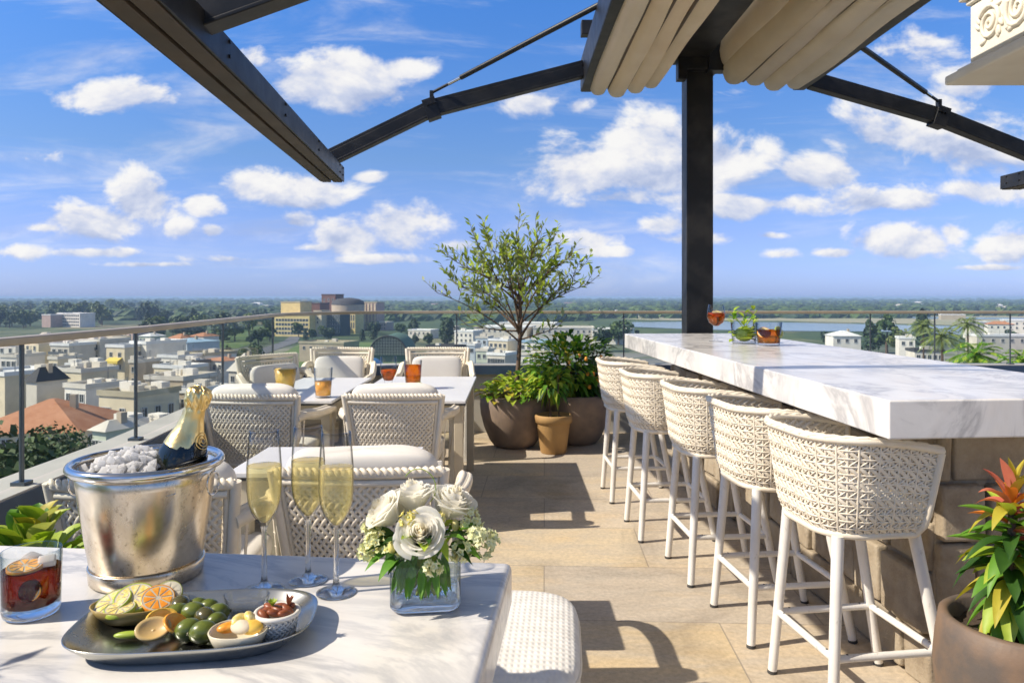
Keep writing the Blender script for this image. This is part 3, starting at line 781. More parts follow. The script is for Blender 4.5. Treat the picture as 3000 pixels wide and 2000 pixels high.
ot = thing('woven_stool', 'white woven low stool tucked beside the marble table', 'stool', (-.07, 1.56, 0), R(-4))
OZ = .66
def oS(u, v):
    a = u * 2 * PI; e = .42; k = 1 - .06 * (1 - v)
    return Vector((.205 * sp(math.cos(a), e) * k, .215 * sp(math.sin(a), e) * k, .06 + (OZ - .09) * v))
m = MB(); weave(m, oS, 44, 20, 0, .005, .014, .018, 1, .005, diag=False); m.build('woven_body', MT['wicker_grey'], ot)
m = MB(); sup(m, (0, 0, OZ - .055), (.425, .445, .11), .32, .42, 48, 20); m.build('seat_pad', woven_pad(), ot)
m = MB(); m.tube([Vector((.21 * sp(math.cos(a), .42), .22 * sp(math.sin(a), .42), OZ - .035)) for a in [k / 60 * 2 * PI for k in range(60)]], .006, 6, closed=True); m.build('piping', MT['wicker_grey'], ot)
# ---------------------------------------------------------------- things on the marble table
TZ = .9005
def yt(py, z=TZ): return (H - z) * F / (py - HY)
def onT(px, py, z=TZ):
    y = yt(py, z); return Vector((X(px, y), y, z))
# ice bucket
b0 = onT(432, 1682)
bk = thing('ice_bucket', 'worn silver ice bucket holding ice and a gold necked bottle', 'ice bucket', b0, 0); bk.scale = (.86, .86, 1)
m = MB(); prof = [(.0, .012), (.088, .012), (.0935, .016), (.096, .024), (.103, .06), (.112, .11), (.1185, .155), (.1215, .178)]
inner = [(.119, .178), (.116, .155), (.1095, .11), (.1, .06), (.093, .026), (.0, .024)]
m.lathe(prof + inner, 72); m.build('body', MT['silver'], bk)
m = MB(); m.tube([Vector((.1285 * math.cos(a), .1285 * math.sin(a), .182)) for a in [k / 72 * 2 * PI for k in range(72)]], .0078, 12, closed=True); m.build('rim', MT['steel'], bk)
m = MB(); m.lathe([(.0, .0), (.094, .0), (.0975, .002), (.1005, .024), (.0985, .026), (.096, .0245), (.094, .012), (0, .011)], 72); m.build('base_ring', MT['silver'], bk)
for sx, hid in ((-1, 0), (1, 1)):
    m = MB(); c = Vector((sx * .126, -.01, .150)); 
    m.tube([c + Vector((sx * .002 + .004 * math.cos(a), .018 * math.cos(a), .018 * math.sin(a))) for a in [k / 28 * 2 * PI for k in range(28)]], .0016, 8, closed=True)
    m.build('ring_handle', MT['steel'], bk)
m = MB(); rr = random.Random(5)
for k in range(460):
    a = rr.uniform(0, 6.283); r = .094 * math.sqrt(rr.random()); x, y = r * math.cos(a), r * math.sin(a)
    z = .158 + .034 * max(0, 1 - ((x + .03) ** 2 + y * y) / .006) + rr.uniform(-.006, .008)
    s = rr.uniform(.0065, .0135); Mr = (Matrix.Rotation(rr.uniform(0, 6), 4, 'X') @ Matrix.Rotation(rr.uniform(0, 6), 4, 'Z'))
    m.box((x, y, z), (s * rr.uniform(.6, 1.3), s, s * rr.uniform(.5, 1.2)), M=Mr); m.v[-8:] = [tuple(q_ + rr.uniform(-.22, .22) * s for q_ in p_) for p_ in m.v[-8:]]
ice = m.build('crushed_ice', MT['ice'], None, loc=b0, bevel=.0007, seg=1)
tag(ice, 'crushed ice heaped in the silver bucket', 'ice', kind='stuff')
# champagne bottle
bt = thing('champagne_bottle', 'dark champagne bottle with gold foil neck leaning in the ice bucket', 'bottle', b0 + Vector((.012, .012, .035)), 0)
top = Vector((X(588, 1.22), 1.22, Z(1132, 1.22))); dirv = (top - bt.location)
bl = dirv.length; k = bl / .30
Rm = dirv.to_track_quat('Z', 'Y').to_matrix().to_4x4()
body = [(0, .0), (.036, .0), (.041, .006), (.0415, .10), (.0415, .155), (.038, .180), (.0295, .203), (.0215, .222)]
m = MB(); m.lathe([(r, z * k) for r, z in body], 40, M=Rm); m.build('bottle_body', MT['bottle'], bt)
foil = [(.0335, .1935), (.0297, .2045), (.0218, .2235), (.0172, .243), (.0158, .262), (.0162, .263), (.0172, .266), (.0178, .270), (.0190, .274), (.0196, .281), (.0188, .290), (.0155, .2965), (.0085, .2995), (0, .300)]
def foilfn(u, v):
    i = v * (len(foil) - 1); a = int(min(i, len(foil) - 2)); t = i - a
    r = foil[a][0] + (foil[a + 1][0] - foil[a][0]) * t; z = foil[a][1] + (foil[a + 1][1] - foil[a][1]) * t
    an = u * 2 * PI; z -= .012 * (.5 + .5 * math.cos(an + 1.2)) * max(0, 1 - v * 6)
    if z > .262: r += .0013 * math.sin(an * 7 + z * 300) + .0008 * math.sin(an * 13)
    else: r += .0007 + .0003 * math.sin(an * 9 + 40 * z)
    return (Rm @ Vector((r * math.cos(an), r * math.sin(an), z * k)))
m = MB(); m.grid(foilfn, 56, 48, 0, True, True)
m.build('gold_foil', MT['gold'], bt)
def ringp(u, v):
    an = -1.9 + (u - .5) * 1.5; z = .196 + .022 * v; r = .0325 - .42 * (z - .196) + .0016
    return Rm @ Vector((r * math.cos(an), r * math.sin(an), z * k))
m = MB()
for rad in (1.0, .66, .3):
    pts = []
    for i in range(24):
        a = i / 24 * 2 * PI; pts.append(ringp(.5 + .36 * rad * math.cos(a), .55 + .62 * rad * math.sin(a)))
    m.tube(pts, .0008, 6, closed=True)
m.build('embossed_seal', MT['gold'], bt)
m = MB(); 
for i in range(5):
    a = i / 5 * 2 * PI; m.tube([Rm @ Vector((r * math.cos(a + s), r * math.sin(a + s), z * k)) for r, z, s in ((.0176, .262, 0), (.0188, .266, .1), (.0202, .275, 0), (.0205, .284, -.1), (.0175, .2955, 0), (.004, .3015, 0))], .0009, 6)
m.build('wire_cage', MT['gold'], bt)
# champagne flutes
def make_flute():
    t = thing('champagne_flute', '', 'champagne flute', (0, 0, 0), 0, 'champagne flutes on the marble table')
    out = [(.0, .0), (.0285, .0), (.0300, .0008), (.0300, .0016), (.022, .0036), (.010, .0075), (.0055, .0125), (.0040, .022), (.0038, .060), (.0040, .088), (.0052, .097), (.0105, .106), (.0190, .119), (.0240, .135), (.0262, .155), (.0262, .190), (.0240, .220), (.0222, .244)]
    inn = [(.0213, .2445), (.0231, .220), (.0253, .190), (.0253, .155), (.0231, .136), (.0180, .121), (.0098, .1095), (.0045, .1035), (0, .102)]
    m = MB(); m.lathe(out[:11], 40, mat=1); m.lathe(out[10:] + inn, 48); m.build('glass', [MT['glass'], MT['solidglass']], t)
    liq = [(0, .1022), (.0047, .1037), (.0100, .1097), (.0182, .1212), (.0233, .1362), (.0255, .155), (.0255, .1880), (.0254, .1905), (.0247, .1908), (.0, .1898)]
    m = MB(); m.lathe(liq, 48); rr = random.Random(9)
    c = m.build('champagne', MT['champagne'], t)
    m = MB()
    for i in range(46):
        a = i / 46 * 2 * PI; m.ball((.0244 * math.cos(a), .0244 * math.sin(a), .1908), rr.uniform(.0005, .0011), 5, 4)
    for i in range(40):
        a = rr.uniform(0, 6.28); r = .020 * math.sqrt(rr.random()); m.ball((r * math.cos(a), r * math.sin(a), rr.uniform(.125, .188)), rr.uniform(.0003, .0007), 5, 4)
    m.build('bubbles', MT['foam'], c)
    return t
fl = make_flute()
for i, (px, py, lb) in enumerate(((774, 1726, 'champagne flute standing alone nearest the ice bucket'), (903, 1699, 'champagne flute at the back of the trio, behind the other two'), (985, 1735, 'champagne flute nearest the vase of white roses'))):
    p = onT(px, py)
    if i == 0: fl.location = p; fl['label'] = lb
    else: dup(fl, p, .4 * i, lb)
# square vase
vp = onT(1246, 1760); 
vz = thing('glass_vase', 'square clear glass vase of water holding white roses', 'vase', vp, R(7))
def sq_ring(hw, z, r=.012, n=6):
    pts = []
    for cx_, cy_, a0 in ((hw - r, hw - r, 0), (-hw + r, hw - r, PI / 2), (-hw + r, -hw + r, PI), (hw - r, -hw + r, 1.5 * PI)):
        for i in range(n): a = a0 + i / (n - 1) * PI / 2; pts.append(Vector((cx_ + r * math.cos(a), cy_ + r * math.sin(a), z)))
    return pts
def sq_shell(mb, levels, cap0=True, cap1=True, smooth=False, mat=0):
    n = 24; vs = []
    for hw, z in levels: vs += sq_ring(hw, z, min(.016, hw * .33))
    fs = []
    for l in range(len(levels) - 1):
        for i in range(n): fs.append((l * n + i, l * n + (i + 1) % n, (l + 1) * n + (i + 1) % n, (l + 1) * n + i))
    if cap0: fs.append(tuple(reversed(range(n))))
    if cap1: fs.append(tuple(range((len(levels) - 1) * n, len(levels) * n)))
    mb.add(vs, fs, mat, True)
m = MB(); sq_shell(m, [(.0505, .0146), (.0505, .088), (.0500, .0895), (.0465, .0895), (.0462, .088), (.0455, .0146)], False, False); sq_shell(m, [(.041, 0), (.046, .0025), (.0503, .009), (.0503, .0140), (.0, .0141)], True, False, mat=1); m.build('vessel', [MT['thickglass'], MT['solidglass']], vz)
m = MB(); sq_shell(m, [(.0402, .0143), (.0457, .0168), (.0463, .060)]); m.build('water', MT['water'], vz)
# bouquet
bq = thing('flower_bouquet', 'low bouquet of white roses and pale green blossoms in the glass vase', 'bouquet', vp + Vector((0, 0, .016)), 0); bq.scale = (.9, .9, .93)
def rose(c, axis, rad, seed):
    rr = random.Random(seed); m = MB(); c = Vector(c)
    Q = Vector(axis).normalized().to_track_quat('Z', 'Y').to_matrix(); n = 34
    for i in range(n):
        t = i / (n - 1); an = i * 2.39996 + rr.uniform(-.2, .2)
        rb = rad * (.05 + .62 * t ** .9); hh = rad * (1.02 - .30 * t + rr.uniform(-.04, .04)); wd = rad * (.34 + .72 * t); fl_ = rad * (.0 + .42 * t ** 1.6)
        curl = rad * .17 * t
        ca, sa = math.cos(an), math.sin(an)
        def fn(u, v):
            s = (u - .5) * 2
            ang = s * (1.15 - .45 * t) 
            rr_ = rb * (.45 + .55 * math.sin(v * PI * .55)) + fl_ * v ** 2.2 * (1 - .25 * s * s)
            env = (1 - .18 * abs(s) ** 2.5)
            z = -rad * .45 + hh * v * env * 1.25 - (curl * max(0, v - .72) * 5 * (v - .72) * 3)
            p = Vector((rr_ * math.cos(ang), rr_ * math.sin(ang) * min(1.0, .95 + .1 * t), z))
            return c + Q @ Vector((p.x * ca - p.y * sa, p.x * sa + p.y * ca, p.z))
        m.grid(fn, 6, 7, 1 if t < .25 else 0)
    o = m.build('rose', [MT['rose'], MT['rose_core']], bq)
    return o
RO = [((.000, -.058, .105), (0.02, -.75, .62), .036), ((-.062, -.01, .125), (-.65, -.25, .7), .034), ((-.022, .022, .140), (-.15, .05, 1), .037), ((.043, .008, .135), (.35, -.15, .9), .036), ((-.055, .05, .118), (-.5, .6, .7), .032), ((.03, .06, .115), (.4, .7, .6), .032)]
for i, (c, ax, r) in enumerate(RO): rose(c, ax, r * 1.15, 40 + i)
def blossoms(c, n, spread, seed, mats, r0=.0055):
    rr = random.Random(seed); m = MB(); c = Vector(c)
    for k in range(n):
        d = Vector((rr.gauss(0, 1), rr.gauss(0, 1), rr.gauss(0, 1))); d.normalize(); p = c + d * spread * rr.uniform(.55, 1)
        for j in range(5):
            a = j / 5 * 6.283; f, s, nn = frame_of(d)
            e = (s * math.cos(a) + nn * math.sin(a)); sleaf(m, p, (e + d * .55), r0 * 1.5, r0 * 1.25, 0, up=d)
        m.ball(p + d * .001, r0 * .42, 6, 4, 1)
    o = m.build('blossom_cluster', mats, bq); return o
blossoms((-.088, -.022, .072), 34, .021, 1, [MT['bud'], MT['bud_y']]); blossoms((.098, -.018, .082), 46, .024, 2, [MT['bud'], MT['bud']]); blossoms((.062, -.045, .078), 26, .018, 3, [MT['bud'], MT['bud_y']])
blossoms((-.045, -.05, .078), 22, .017, 5, [MT['bud'], MT['bud_y']]); blossoms((.02, -.015, .118), 12, .013, 6, [MT['bud_y'], MT['bud']]); blossoms((-.075, -.045, .088), 26, .018, 7, [MT['bud'], MT['bud_y']]); blossoms((.085, -.045, .098), 22, .017, 11, [MT['bud'], MT['bud']]); blossoms((-.02, -.055, .128), 14, .013, 14, [MT['bud_y'], MT['bud']]); blossoms((.075, .0, .112), 26, .018, 15, [MT['bud'], MT['bud_y']]); blossoms((-.09, .0, .10), 22, .016, 16, [MT['bud'], MT['bud_y']]); blossoms((.02, -.075, .062), 16, .013, 12, [MT['bud'], MT['bud_y']])
rr = random.Random(8)
for k in range(12):
    m = MB(); a = rr.uniform(0, 6.28); p = Vector((.07 * math.cos(a), .045 * math.sin(a) - .03, rr.uniform(.062, .12))); m.ball(p, .0085, 8, 6, 0, (.75, .75, 1.2)); m.build('bud', MT['bud_y'], bq)
m = MB()
for k in range(64):
    a = rr.uniform(0, 6.28); p = Vector((.045 * math.cos(a), .04 * math.sin(a) - .012, rr.uniform(.06, .10)))
    leaf(m, p, (math.cos(a), math.sin(a) , rr.uniform(-.1, .55)), rr.uniform(.035, .062), rr.uniform(.014, .024), rr.uniform(.1, .5), .25, rr.choice((0, 0, 0, 1, 2)))
for d in ((1, -.1, .35), (.9, -.5, .05), (-.8, -.5, -.1), (-.55, -.7, -.15)): leaf(m, Vector(d) * .055 + Vector((0, -.01, .08)), d, .055, .024, .3, .25, 1)
m.build('leaves', [MT['lf_dark'], MT['lf_mid'], MT['lf_lime']], bq)
m = MB()
for k in range(34):
    a = rr.uniform(0, 6.28); r = .038 * math.sqrt(rr.random()); a2 = a + rr.uniform(2, 4)
    m.tube([(r * 1.0 * math.cos(a2), r * math.sin(a2), .004), (r * .4 * math.cos(a), r * .4 * math.sin(a), .045), (.04 * math.cos(a), .035 * math.sin(a), .085)], .0026, 6)
    if k < 30: leaf(m, (r * math.cos(a), r * math.sin(a) - .012, .058), (math.cos(a) * .35, -.3 + math.sin(a) * .3, -1), .052, .013, .0, .3, 1, up=(0, -1, 0))
m.build('stems', [MT['lf_lime'], MT['lf_mid']], bq)
m = MB(); pts = []
for k in range(30):
    t = k / 29; a = .4 + t * 3.6; r = .030 * (1 - .35 * t); pts.append((-.005 - r * math.cos(a) * 1.0, -.0, .168 + r * math.sin(a) * 1.05 - .012 * t))
m.tube(pts, .0007, 5); m.build('tendril', MT['lf_lime'], bq)
# tray
tc = onT(578, 1862); tr = R(7)
ty = thing('serving_tray', 'oblong brushed metal tray of olives and snacks', 'tray', tc, tr)
def outl(a, kx, ky, e=.62): return (kx * sp(math.cos(a), e), ky * sp(math.sin(a), e))
m = MB(); lv = [(.0, .0045), (.6, .0045), (.77, .0045), (.82, .006), (.90, .013), (.97, .021), (1.0, .0245), (1.008, .0245), (1.008, .023), (.98, .019), (.905, .010), (.83, .0015), (.77, .0), (.0, .0)]
m.grid(lambda u, v: Vector((*outl(u * 2 * PI, .152 * lv[round(v * 13)][0], .093 * lv[round(v * 13)][0]), lv[round(v * 13)][1])), 72, 13, 0, True, True); m.build('tray_dish', MT['tray'], ty)
TB = TZ + .0055
def onB(px, py): return onT(px, py, TB)
def dish(label, name, cat, px, py, rx, ry, h, mat, rz=0, e=1.0, thick=.0022):
    p = onB(px, py); t = thing(name, label, cat, p, rz); m = MB()
    pr = [(0, 0), (.62, 0), (.72, h * .08), (.88, h * .5), (1, h), (1 - thick / rx * .6, h * 1.03), (1 - thick / rx, h), (.86 - thick / rx * .5, h * .5), (.70, h * .16), (0, h * .13)]
    m.grid(lambda u, v: Vector((*outl(u * 2 * PI, rx * pr[round(v * 9)][0], ry * pr[round(v * 9)][0], e), pr[round(v * 9)][1])), 40, 9, 0, True, True)
    m.build('bowl', mat, t); return t, p
dt, dp = dish('boat shaped bamboo bowl of citrus slices at the left end of the tray', 'snack_bowl', 'bowl', 395, 1812, .058, .036, .022, MT['wooden_dish'], R(6))
def slice_(label, c, r, tilt, az, peel, flesh, half=False):
    t = thing('citrus_slice', label, 'citrus slice', c, az); m = MB(); Mx = Matrix.Rotation(tilt, 4, 'X'); h = .0028
    span = PI if half else 2 * PI; n = 30
    def rg(r0, r1, z, mt, flip=False):
        vs = []; 
        for i in range(n + 1): a = i / n * span; vs += [Mx @ Vector((r0 * math.cos(a), r0 * math.sin(a), z)), Mx @ Vector((r1 * math.cos(a), r1 * math.sin(a), z))]
        fs = [(2 * i, 2 * i + 1, 2 * i + 3, 2 * i + 2) for i in range(n)]
        mb.add(vs, [tuple(reversed(f)) for f in fs] if flip else fs, mt)
    mb = MB(); rg(.0001, r * .98, h, 0); rg(.0001, r * .98, -h, 0, True)
    seg = 5 if half else 9
    for k in range(seg):
        a0 = (k + .1) / seg * span; a1 = (k + .9) / seg * span; am = (a0 + a1) / 2
        poly = [Vector((r * .12 * math.cos(am), r * .12 * math.sin(am), 0))] + [Vector((r * .82 * math.cos(a0 + (a1 - a0) * i / 5), r * .82 * math.sin(a0 + (a1 - a0) * i / 5), 0)) for i in range(6)]
        mb.add([Mx @ (p + Vector((0, 0, h + .0006))) for p in poly], [tuple(range(len(poly)))], 1)
    mb.build('flesh', [MT['rose_core'], flesh], t)
    mb = MB(); vs = []
    for i in range(n + 1): a = i / n * span; vs += [Mx @ Vector((r * math.cos(a), r * math.sin(a), -h * 1.05)), Mx @ Vector((r * math.cos(a), r * math.sin(a), h * 1.05)), Mx @ Vector((r * .93 * math.cos(a), r * .93 * math.sin(a), h * 1.15))]
    mb.add(vs, [f for i in range(n) for f in ((3 * i, 3 * i + 3, 3 * i + 4, 3 * i + 1), (3 * i + 1, 3 * i + 4, 3 * i + 5, 3 * i + 2))], 0, True); mb.build('peel', peel, t)
for lb, off, r, tl, az, pe, fl_ in (
        ('lime slice propped at the left of the bamboo bowl', (-.030, .0, .022), .025, R(22), R(-30), MT['lime_peel'], MT['lemon']),
        ('lemon slice lying in the middle of the bamboo bowl', (-.004, .006, .0255), .0265, R(25), R(10), MT['lime_peel'], MT['lemon']),
        ('orange slice at the right of the bamboo bowl', (.028, .008, .024), .022, R(30), R(25), MT['orange_p'], MT['orange_p']),
        ('green rimmed slice lying at the front of the bamboo bowl', (-.012, -.016, .020), .020, R(8), R(0), MT['lime_peel'], MT['lemon']),
        ('pale citrus slice leaning at the back right of the bamboo bowl', (.036, .024, .026), .018, R(40), R(20), MT['lf_cream'], MT['rose_core'])):
    slice_(lb, dp + Vector(off), r, tl, az, pe, fl_)
olv = None
for i, (px, py, r, lb, mt) in enumerate(((528, 1806, .0165, 'dark olive behind the other olives, against the bamboo bowl', 'olive_k'), (520, 1826, .0155, 'olive at the left of the pile, beside the orange piece', 'olive'), (566, 1826, .0165, 'long olive standing in the middle of the olive pile', 'olive'), (580, 1796, .0125, 'small olive at the back of the olive pile', 'olive'), (612, 1800, .0125, 'small olive at the back right of the pile', 'olive'),
        (640, 1820, .0140, 'dark olive at the right of the pile near the glass dish', 'olive'), (600, 1836, .0150, 'olive in the heart of the pile, half hidden', 'olive_k'), (634, 1842, .0125, 'bright olive touching the cream ceramic bowl', 'olive'), (552, 1876, .0160, 'front left olive of the pair at the tray edge', 'olive'), (596, 1884, .0165, 'front right olive of the pair at the tray edge', 'olive'))):
    p = onB(px, py); m = MB(); Q = Matrix.Rotation(rnd.uniform(0, 6), 3, 'Z') @ Matrix.Rotation(rnd.uniform(-.5, .5), 3, 'X')
    m.ball((0, 0, r * .9), r * .92, 18, 12, 0, (1.18, .95, .96), Q); m.ball(Q @ Vector((r * 1.07, 0, 0)) + Vector((0, 0, r * .9)), r * .16, 8, 6, 1)
    tag(m.build('olive', [MT[mt], MT['olive_k']], None, loc=p), lb, 'olive', 'green olives on the tray')
for i, (px, py, rz, mt, lb) in enumerate(((450, 1878, .3, 'shell', 'tan round chip propped at the tray front beside the green pod'), (505, 1868, 1.6, 'orange_p', 'orange wedge between the tan chip and the olives'), (470, 1852, .9, 'juice_y', 'yellow chip lying behind the tan chip'))):
    p = onB(px, py); m = MB(); Mx = Matrix.Rotation(rz, 3, 'Z') @ Matrix.Rotation(R(38), 3, 'X')
    m.grid(lambda u, v: Mx @ Vector((.022 * v * math.cos(u * 6.283), .017 * v * math.sin(u * 6.283), .007 * v * v)) + Vector((0, 0, .013)), 24, 5, 0, True, True)
    o = m.build('snack_chip', MT[mt], None, loc=p); s = o.modifiers.new('t', 'SOLIDIFY'); s.thickness = .003
    tag(o, lb, 'snack', 'chips and wedges on the tray')
p = onB(378, 1872); m = MB(); m.ball((0, 0, .006), .006, 16, 8, 0, (3.2, 1, .8), Matrix.Rotation(.15, 3, 'Z')); m.tube([(.018, .003, .007), (.024, .005, .009)], [.002, .001], 6)
tag(m.build('green_pod', MT['lime_peel'], None, loc=p), 'slim green pod lying at the front left of the tray', 'snack')
dt, dp2 = dish('cream ceramic bowl of sliced fruit at the front of the tray', 'snack_bowl', 'bowl', 700, 1896, .0365, .030, .024, MT['ceramic'], R(4), .8)
for i, (off, sc_, rz, tl, mt, lb) in enumerate((((-.014, .004, .024), (.015, .008, .006), .5, .3, 'orange_p', 'orange segment at the left of the ceramic bowl'), ((.000, .008, .030), (.014, .011, .0055), 1.1, .7, 'lemon', 'pale almond slice standing in the ceramic bowl'),
        ((.004, -.004, .028), (.015, .010, .006), -.4, .5, 'rose_core', 'cream slice in the middle of the ceramic bowl'), ((.017, -.002, .027), (.014, .011, .007), .2, .4, 'juice_y', 'yellow fruit wedge at the right of the ceramic bowl'), ((.010, .012, .033), (.012, .009, .006), 2.0, .9, 'lemon', 'lemon coloured wedge on top at the back of the ceramic bowl'))):
    m = MB(); m.ball((0, 0, 0), 1, 18, 10, 0, sc_, Matrix.Rotation(rz, 3, 'Z') @ Matrix.Rotation(tl, 3, 'X')); m.ball((0, 0, .002), 1, 14, 8, 0, [q_ * .75 for q_ in sc_], Matrix.Rotation(rz, 3, 'Z') @ Matrix.Rotation(tl, 3, 'X'))
    tag(m.build('fruit_piece', MT[mt], None, loc=dp2 + Vector(off)), lb, 'fruit', 'fruit pieces in the ceramic bowl')
gd, _ = dish('small empty clear glass dish at the back of the tray', 'glass_dish', 'dish', 722, 1795, .032, .024, .026, MT['glass'], 0)
np_ = onB(812, 1866); nc = thing('woven_cup', 'white woven cup of roasted nuts at the right end of the tray', 'cup', np_, 0)
def cupS(u, v): a = u * 2 * PI; r = .0205 + .0065 * v; return Vector((r * math.cos(a), r * math.sin(a), .001 + .033 * v))
m = MB(); m.lathe([(0, .0006), (.019, .0006), (.0258, .034), (.0246, .034), (.018, .003), (0, .003)], 36); m.build('lining', MT['plate_w'], nc)
m = MB(); weave(m, cupS, 22, 5, .0030, .0016, 0, 0, 2, .0008); m.tube([cupS(k / 40, 1.0) + Vector((0, 0, -.001)) for k in range(40)], .0032, 8, closed=True); m.build('basketwork', MT['plate_w'], nc)
rr = random.Random(2)
for i, lb in enumerate(('front left', 'front', 'front right', 'left', 'middle', 'right', 'back left', 'back', 'back right')):
    ox, oy = (-1, 0, 1)[i % 3] * .0135, (-1, 0, 1)[i // 3] * .012
    m = MB(); m.ball((0, 0, 0), .0075, 12, 8, 0, (1.35, .78, .62), Matrix.Rotation(rr.uniform(0, 6), 3, 'Z') @ Matrix.Rotation(rr.uniform(-.6, .6), 3, 'Y'))
    tag(m.build('nut', MT['almond'], None, loc=np_ + Vector((ox, oy, .034 + rr.uniform(0, .004)))), f'roasted brown nut at the {lb} of the woven cup', 'nut', 'roasted nuts in the woven cup')
m = MB()
for k in range(8):
    a = k / 8 * 6.28; leaf(m, (-.006, .0, .040), (math.cos(a) * .6, math.sin(a) * .6, .9), .013, .006, .1, .3, 0)
tag(m.build('herb_sprig', MT['lf_lime'], None, loc=np_), 'lime green herb tip on the roasted nuts', 'herb')
m = MB()
for k, a in enumerate((.2, 1.0, -.5, 2.2, -1.4)): leaf(m, (.014, .004, .038), (math.cos(a) * .5, math.sin(a) * .5, 1), .018, .0055, .0, .4, 0)
tag(m.build('dried_sprig', MT['almond'], None, loc=np_), 'spiky reddish dried sprig on the roasted nuts', 'herb')
# rocks glass
rp = onT(92, 1797); rg_ = thing('rocks_glass', 'short tumbler of dark cocktail with an orange slice beside the tray', 'tumbler', rp, 0); rg_.scale = (.86, .86, 1)
m = MB(); m.lathe([(.0424, .0151), (.0445, .090), (.0438, .0912), (.0424, .0905), (.0412, .0152)], 56); m.lathe([(0, 0), (.036, 0), (.0405, .003), (.0423, .009), (.0424, .0148), (0, .0149)], 56, mat=1); m.build('glass', [MT['thickglass'], MT['solidglass']], rg_)
m = MB(); m.lathe([(0, .0152), (.0362, .0162), (.0410, .0202), (.0423, .066), (0, .066)], 48); m.build('cocktail', MT['cola'], rg_)
slice_('orange slice floating on the dark cocktail', rp + Vector((-.004, -.008, .069)), .0225, R(8), R(20), MT['orange_p'], MT['juice'], False)
slice_('orange slice sunk in the dark cocktail by the glass wall', rp + Vector((.014, -.024, .042)), .014, R(75), R(10), MT['orange_p'], MT['orange_p'], False)
for k, (x, y, z, lb) in enumerate(((.016, .010, .068, 'ice cube floating at the right of the dark cocktail'), (-.012, .018, .069, 'ice cube floating at the back of the dark cocktail'))):
    m = MB(); m.box((0, 0, 0), (.022, .02, .018), M=Matrix.Rotation(.5 + k, 4, 'Z') @ Matrix.Rotation(.3, 4, 'X'))
    tag(m.build('ice_cube', MT['ice'], None, loc=rp + Vector((x, y, z)), bevel=.003), lb, 'ice cube', 'ice cubes in the dark cocktail')

# ---------------------------------------------------------------- drinks on the far dining table and on the bar
def drink(lb, name, cat, p, prof, inner, level, mat, extra=None, group=None, k=1.0, gm='glass'):
    t = thing(name, lb, cat, p, 0, group); m = MB(); m.lathe([(r * k, z * k) for r, z in prof + inner], 36); m.build('glass', MT[gm], t)
    pts = sorted(inner, key=lambda q_: q_[1]); liq = [(0, pts[0][1] + .0005)]
    for r, z in pts:
        if z < level: liq.append((r + .0002 if r > 0 else 0.0001, z))
    a = [q_ for q_ in pts if q_[1] < level][-1]; b = [q_ for q_ in pts if q_[1] >= level][0]; s = (level - a[1]) / (b[1] - a[1])
    liq += [(a[0] + (b[0] - a[0]) * s, level), (0, level)]
    m = MB(); m.lathe([(r * k, z * k) for r, z in liq], 32); m.build('drink', MT[mat], t)
    return t
TUMB = ([(0, 0), (.030, 0), (.033, .003), (.041, .13)], [(.0395, .13), (.0318, .010), (.028, .008), (0, .008)])
WIDE = ([(0, 0), (.038, 0), (.041, .003), (.058, .112)], [(.0565, .112), (.0398, .010), (.034, .008), (0, .008)])
TULIP = ([(0, 0), (.034, 0), (.036, .003), (.034, .018), (.018, .034), (.022, .045), (.040, .085), (.042, .105), (.040, .165)], [(.0388, .165), (.0406, .105), (.0385, .086), (.0205, .047), (.0, .044)])
BALL = ([(0, 0), (.034, 0), (.036, .002), (.012, .006), (.005, .012), (.0042, .07), (.010, .078), (.036, .098), (.0455, .125), (.045, .15), (.038, .19)], [(.0368, .19), (.0438, .15), (.0443, .126), (.035, .1), (.010, .0812), (0, .080)])
gz = .7225
def onD(px, y): return Vector((X(px, y), y, gz))
drink('wide glass of orange and yellow juice by the left railing', 'juice_glass', 'juice glass', onD(836, 4.95), *WIDE, .108, 'juice_y', k=1.35, group='drinks on the dining tables')
drink('straight tumbler of orange juice at the near table edge', 'juice_glass', 'juice glass', onD(947, 4.62), *TUMB, .072, 'juice', k=1.42, group='drinks on the dining tables')
drink('tulip glass of red amber drink between the two far chairs', 'cocktail_glass', 'cocktail glass', onD(1138, 5.0), *TULIP, .10, 'amber', k=1.35, group='drinks on the dining tables')
tg = drink('tumbler of iced tea with a lime wedge on the right dining table', 'cocktail_glass', 'cocktail glass', onD(1210, 5.05), *TUMB, .108, 'tea', k=1.5, group='drinks on the dining tables')
slice_('lime slice leaning beside the iced tea tumbler', onD(1228, 4.98) + Vector((0, 0, .02)), .035, R(60), R(20), MT['lime_peel'], MT['lemon'])
m = MB(); m.tube([(0, 0, .004), (.1, .02, .004), (.15, .05, .03)], [.004, .006, .006], 6); tag(m.build('spoon', MT['steel'], None, loc=onD(1075, 4.9)), 'dark metal spoon lying on the right dining table', 'spoon')
bz = 1.0505
def onBar(px, y): return Vector((X(px, y), y, bz))
sg = drink('balloon wine glass of orange spritz on the bar by the black post', 'wine_glass', 'wine glass', onBar(2098, 4.95), *BALL, .148, 'amber', k=1.3)
slice_('orange slice floating in the spritz glass', onBar(2098, 4.95) + Vector((.004, -.01, .185)), .036, R(35), R(0), MT['orange_p'], MT['lemon'])
g1 = thing('fruit_bowl', 'small glass bowl of lime peel and green leaves on the bar', 'bowl', onBar(2180, 4.75), 0); g1.scale = (1.35, 1.35, 1.35)
m = MB(); m.lathe([(0, 0), (.05, 0), (.056, .004), (.062, .1), (.060, .1), (.053, .008), (0, .007)], 32); m.build('glass', MT['glass'], g1)
m = MB(); rr = random.Random(31)
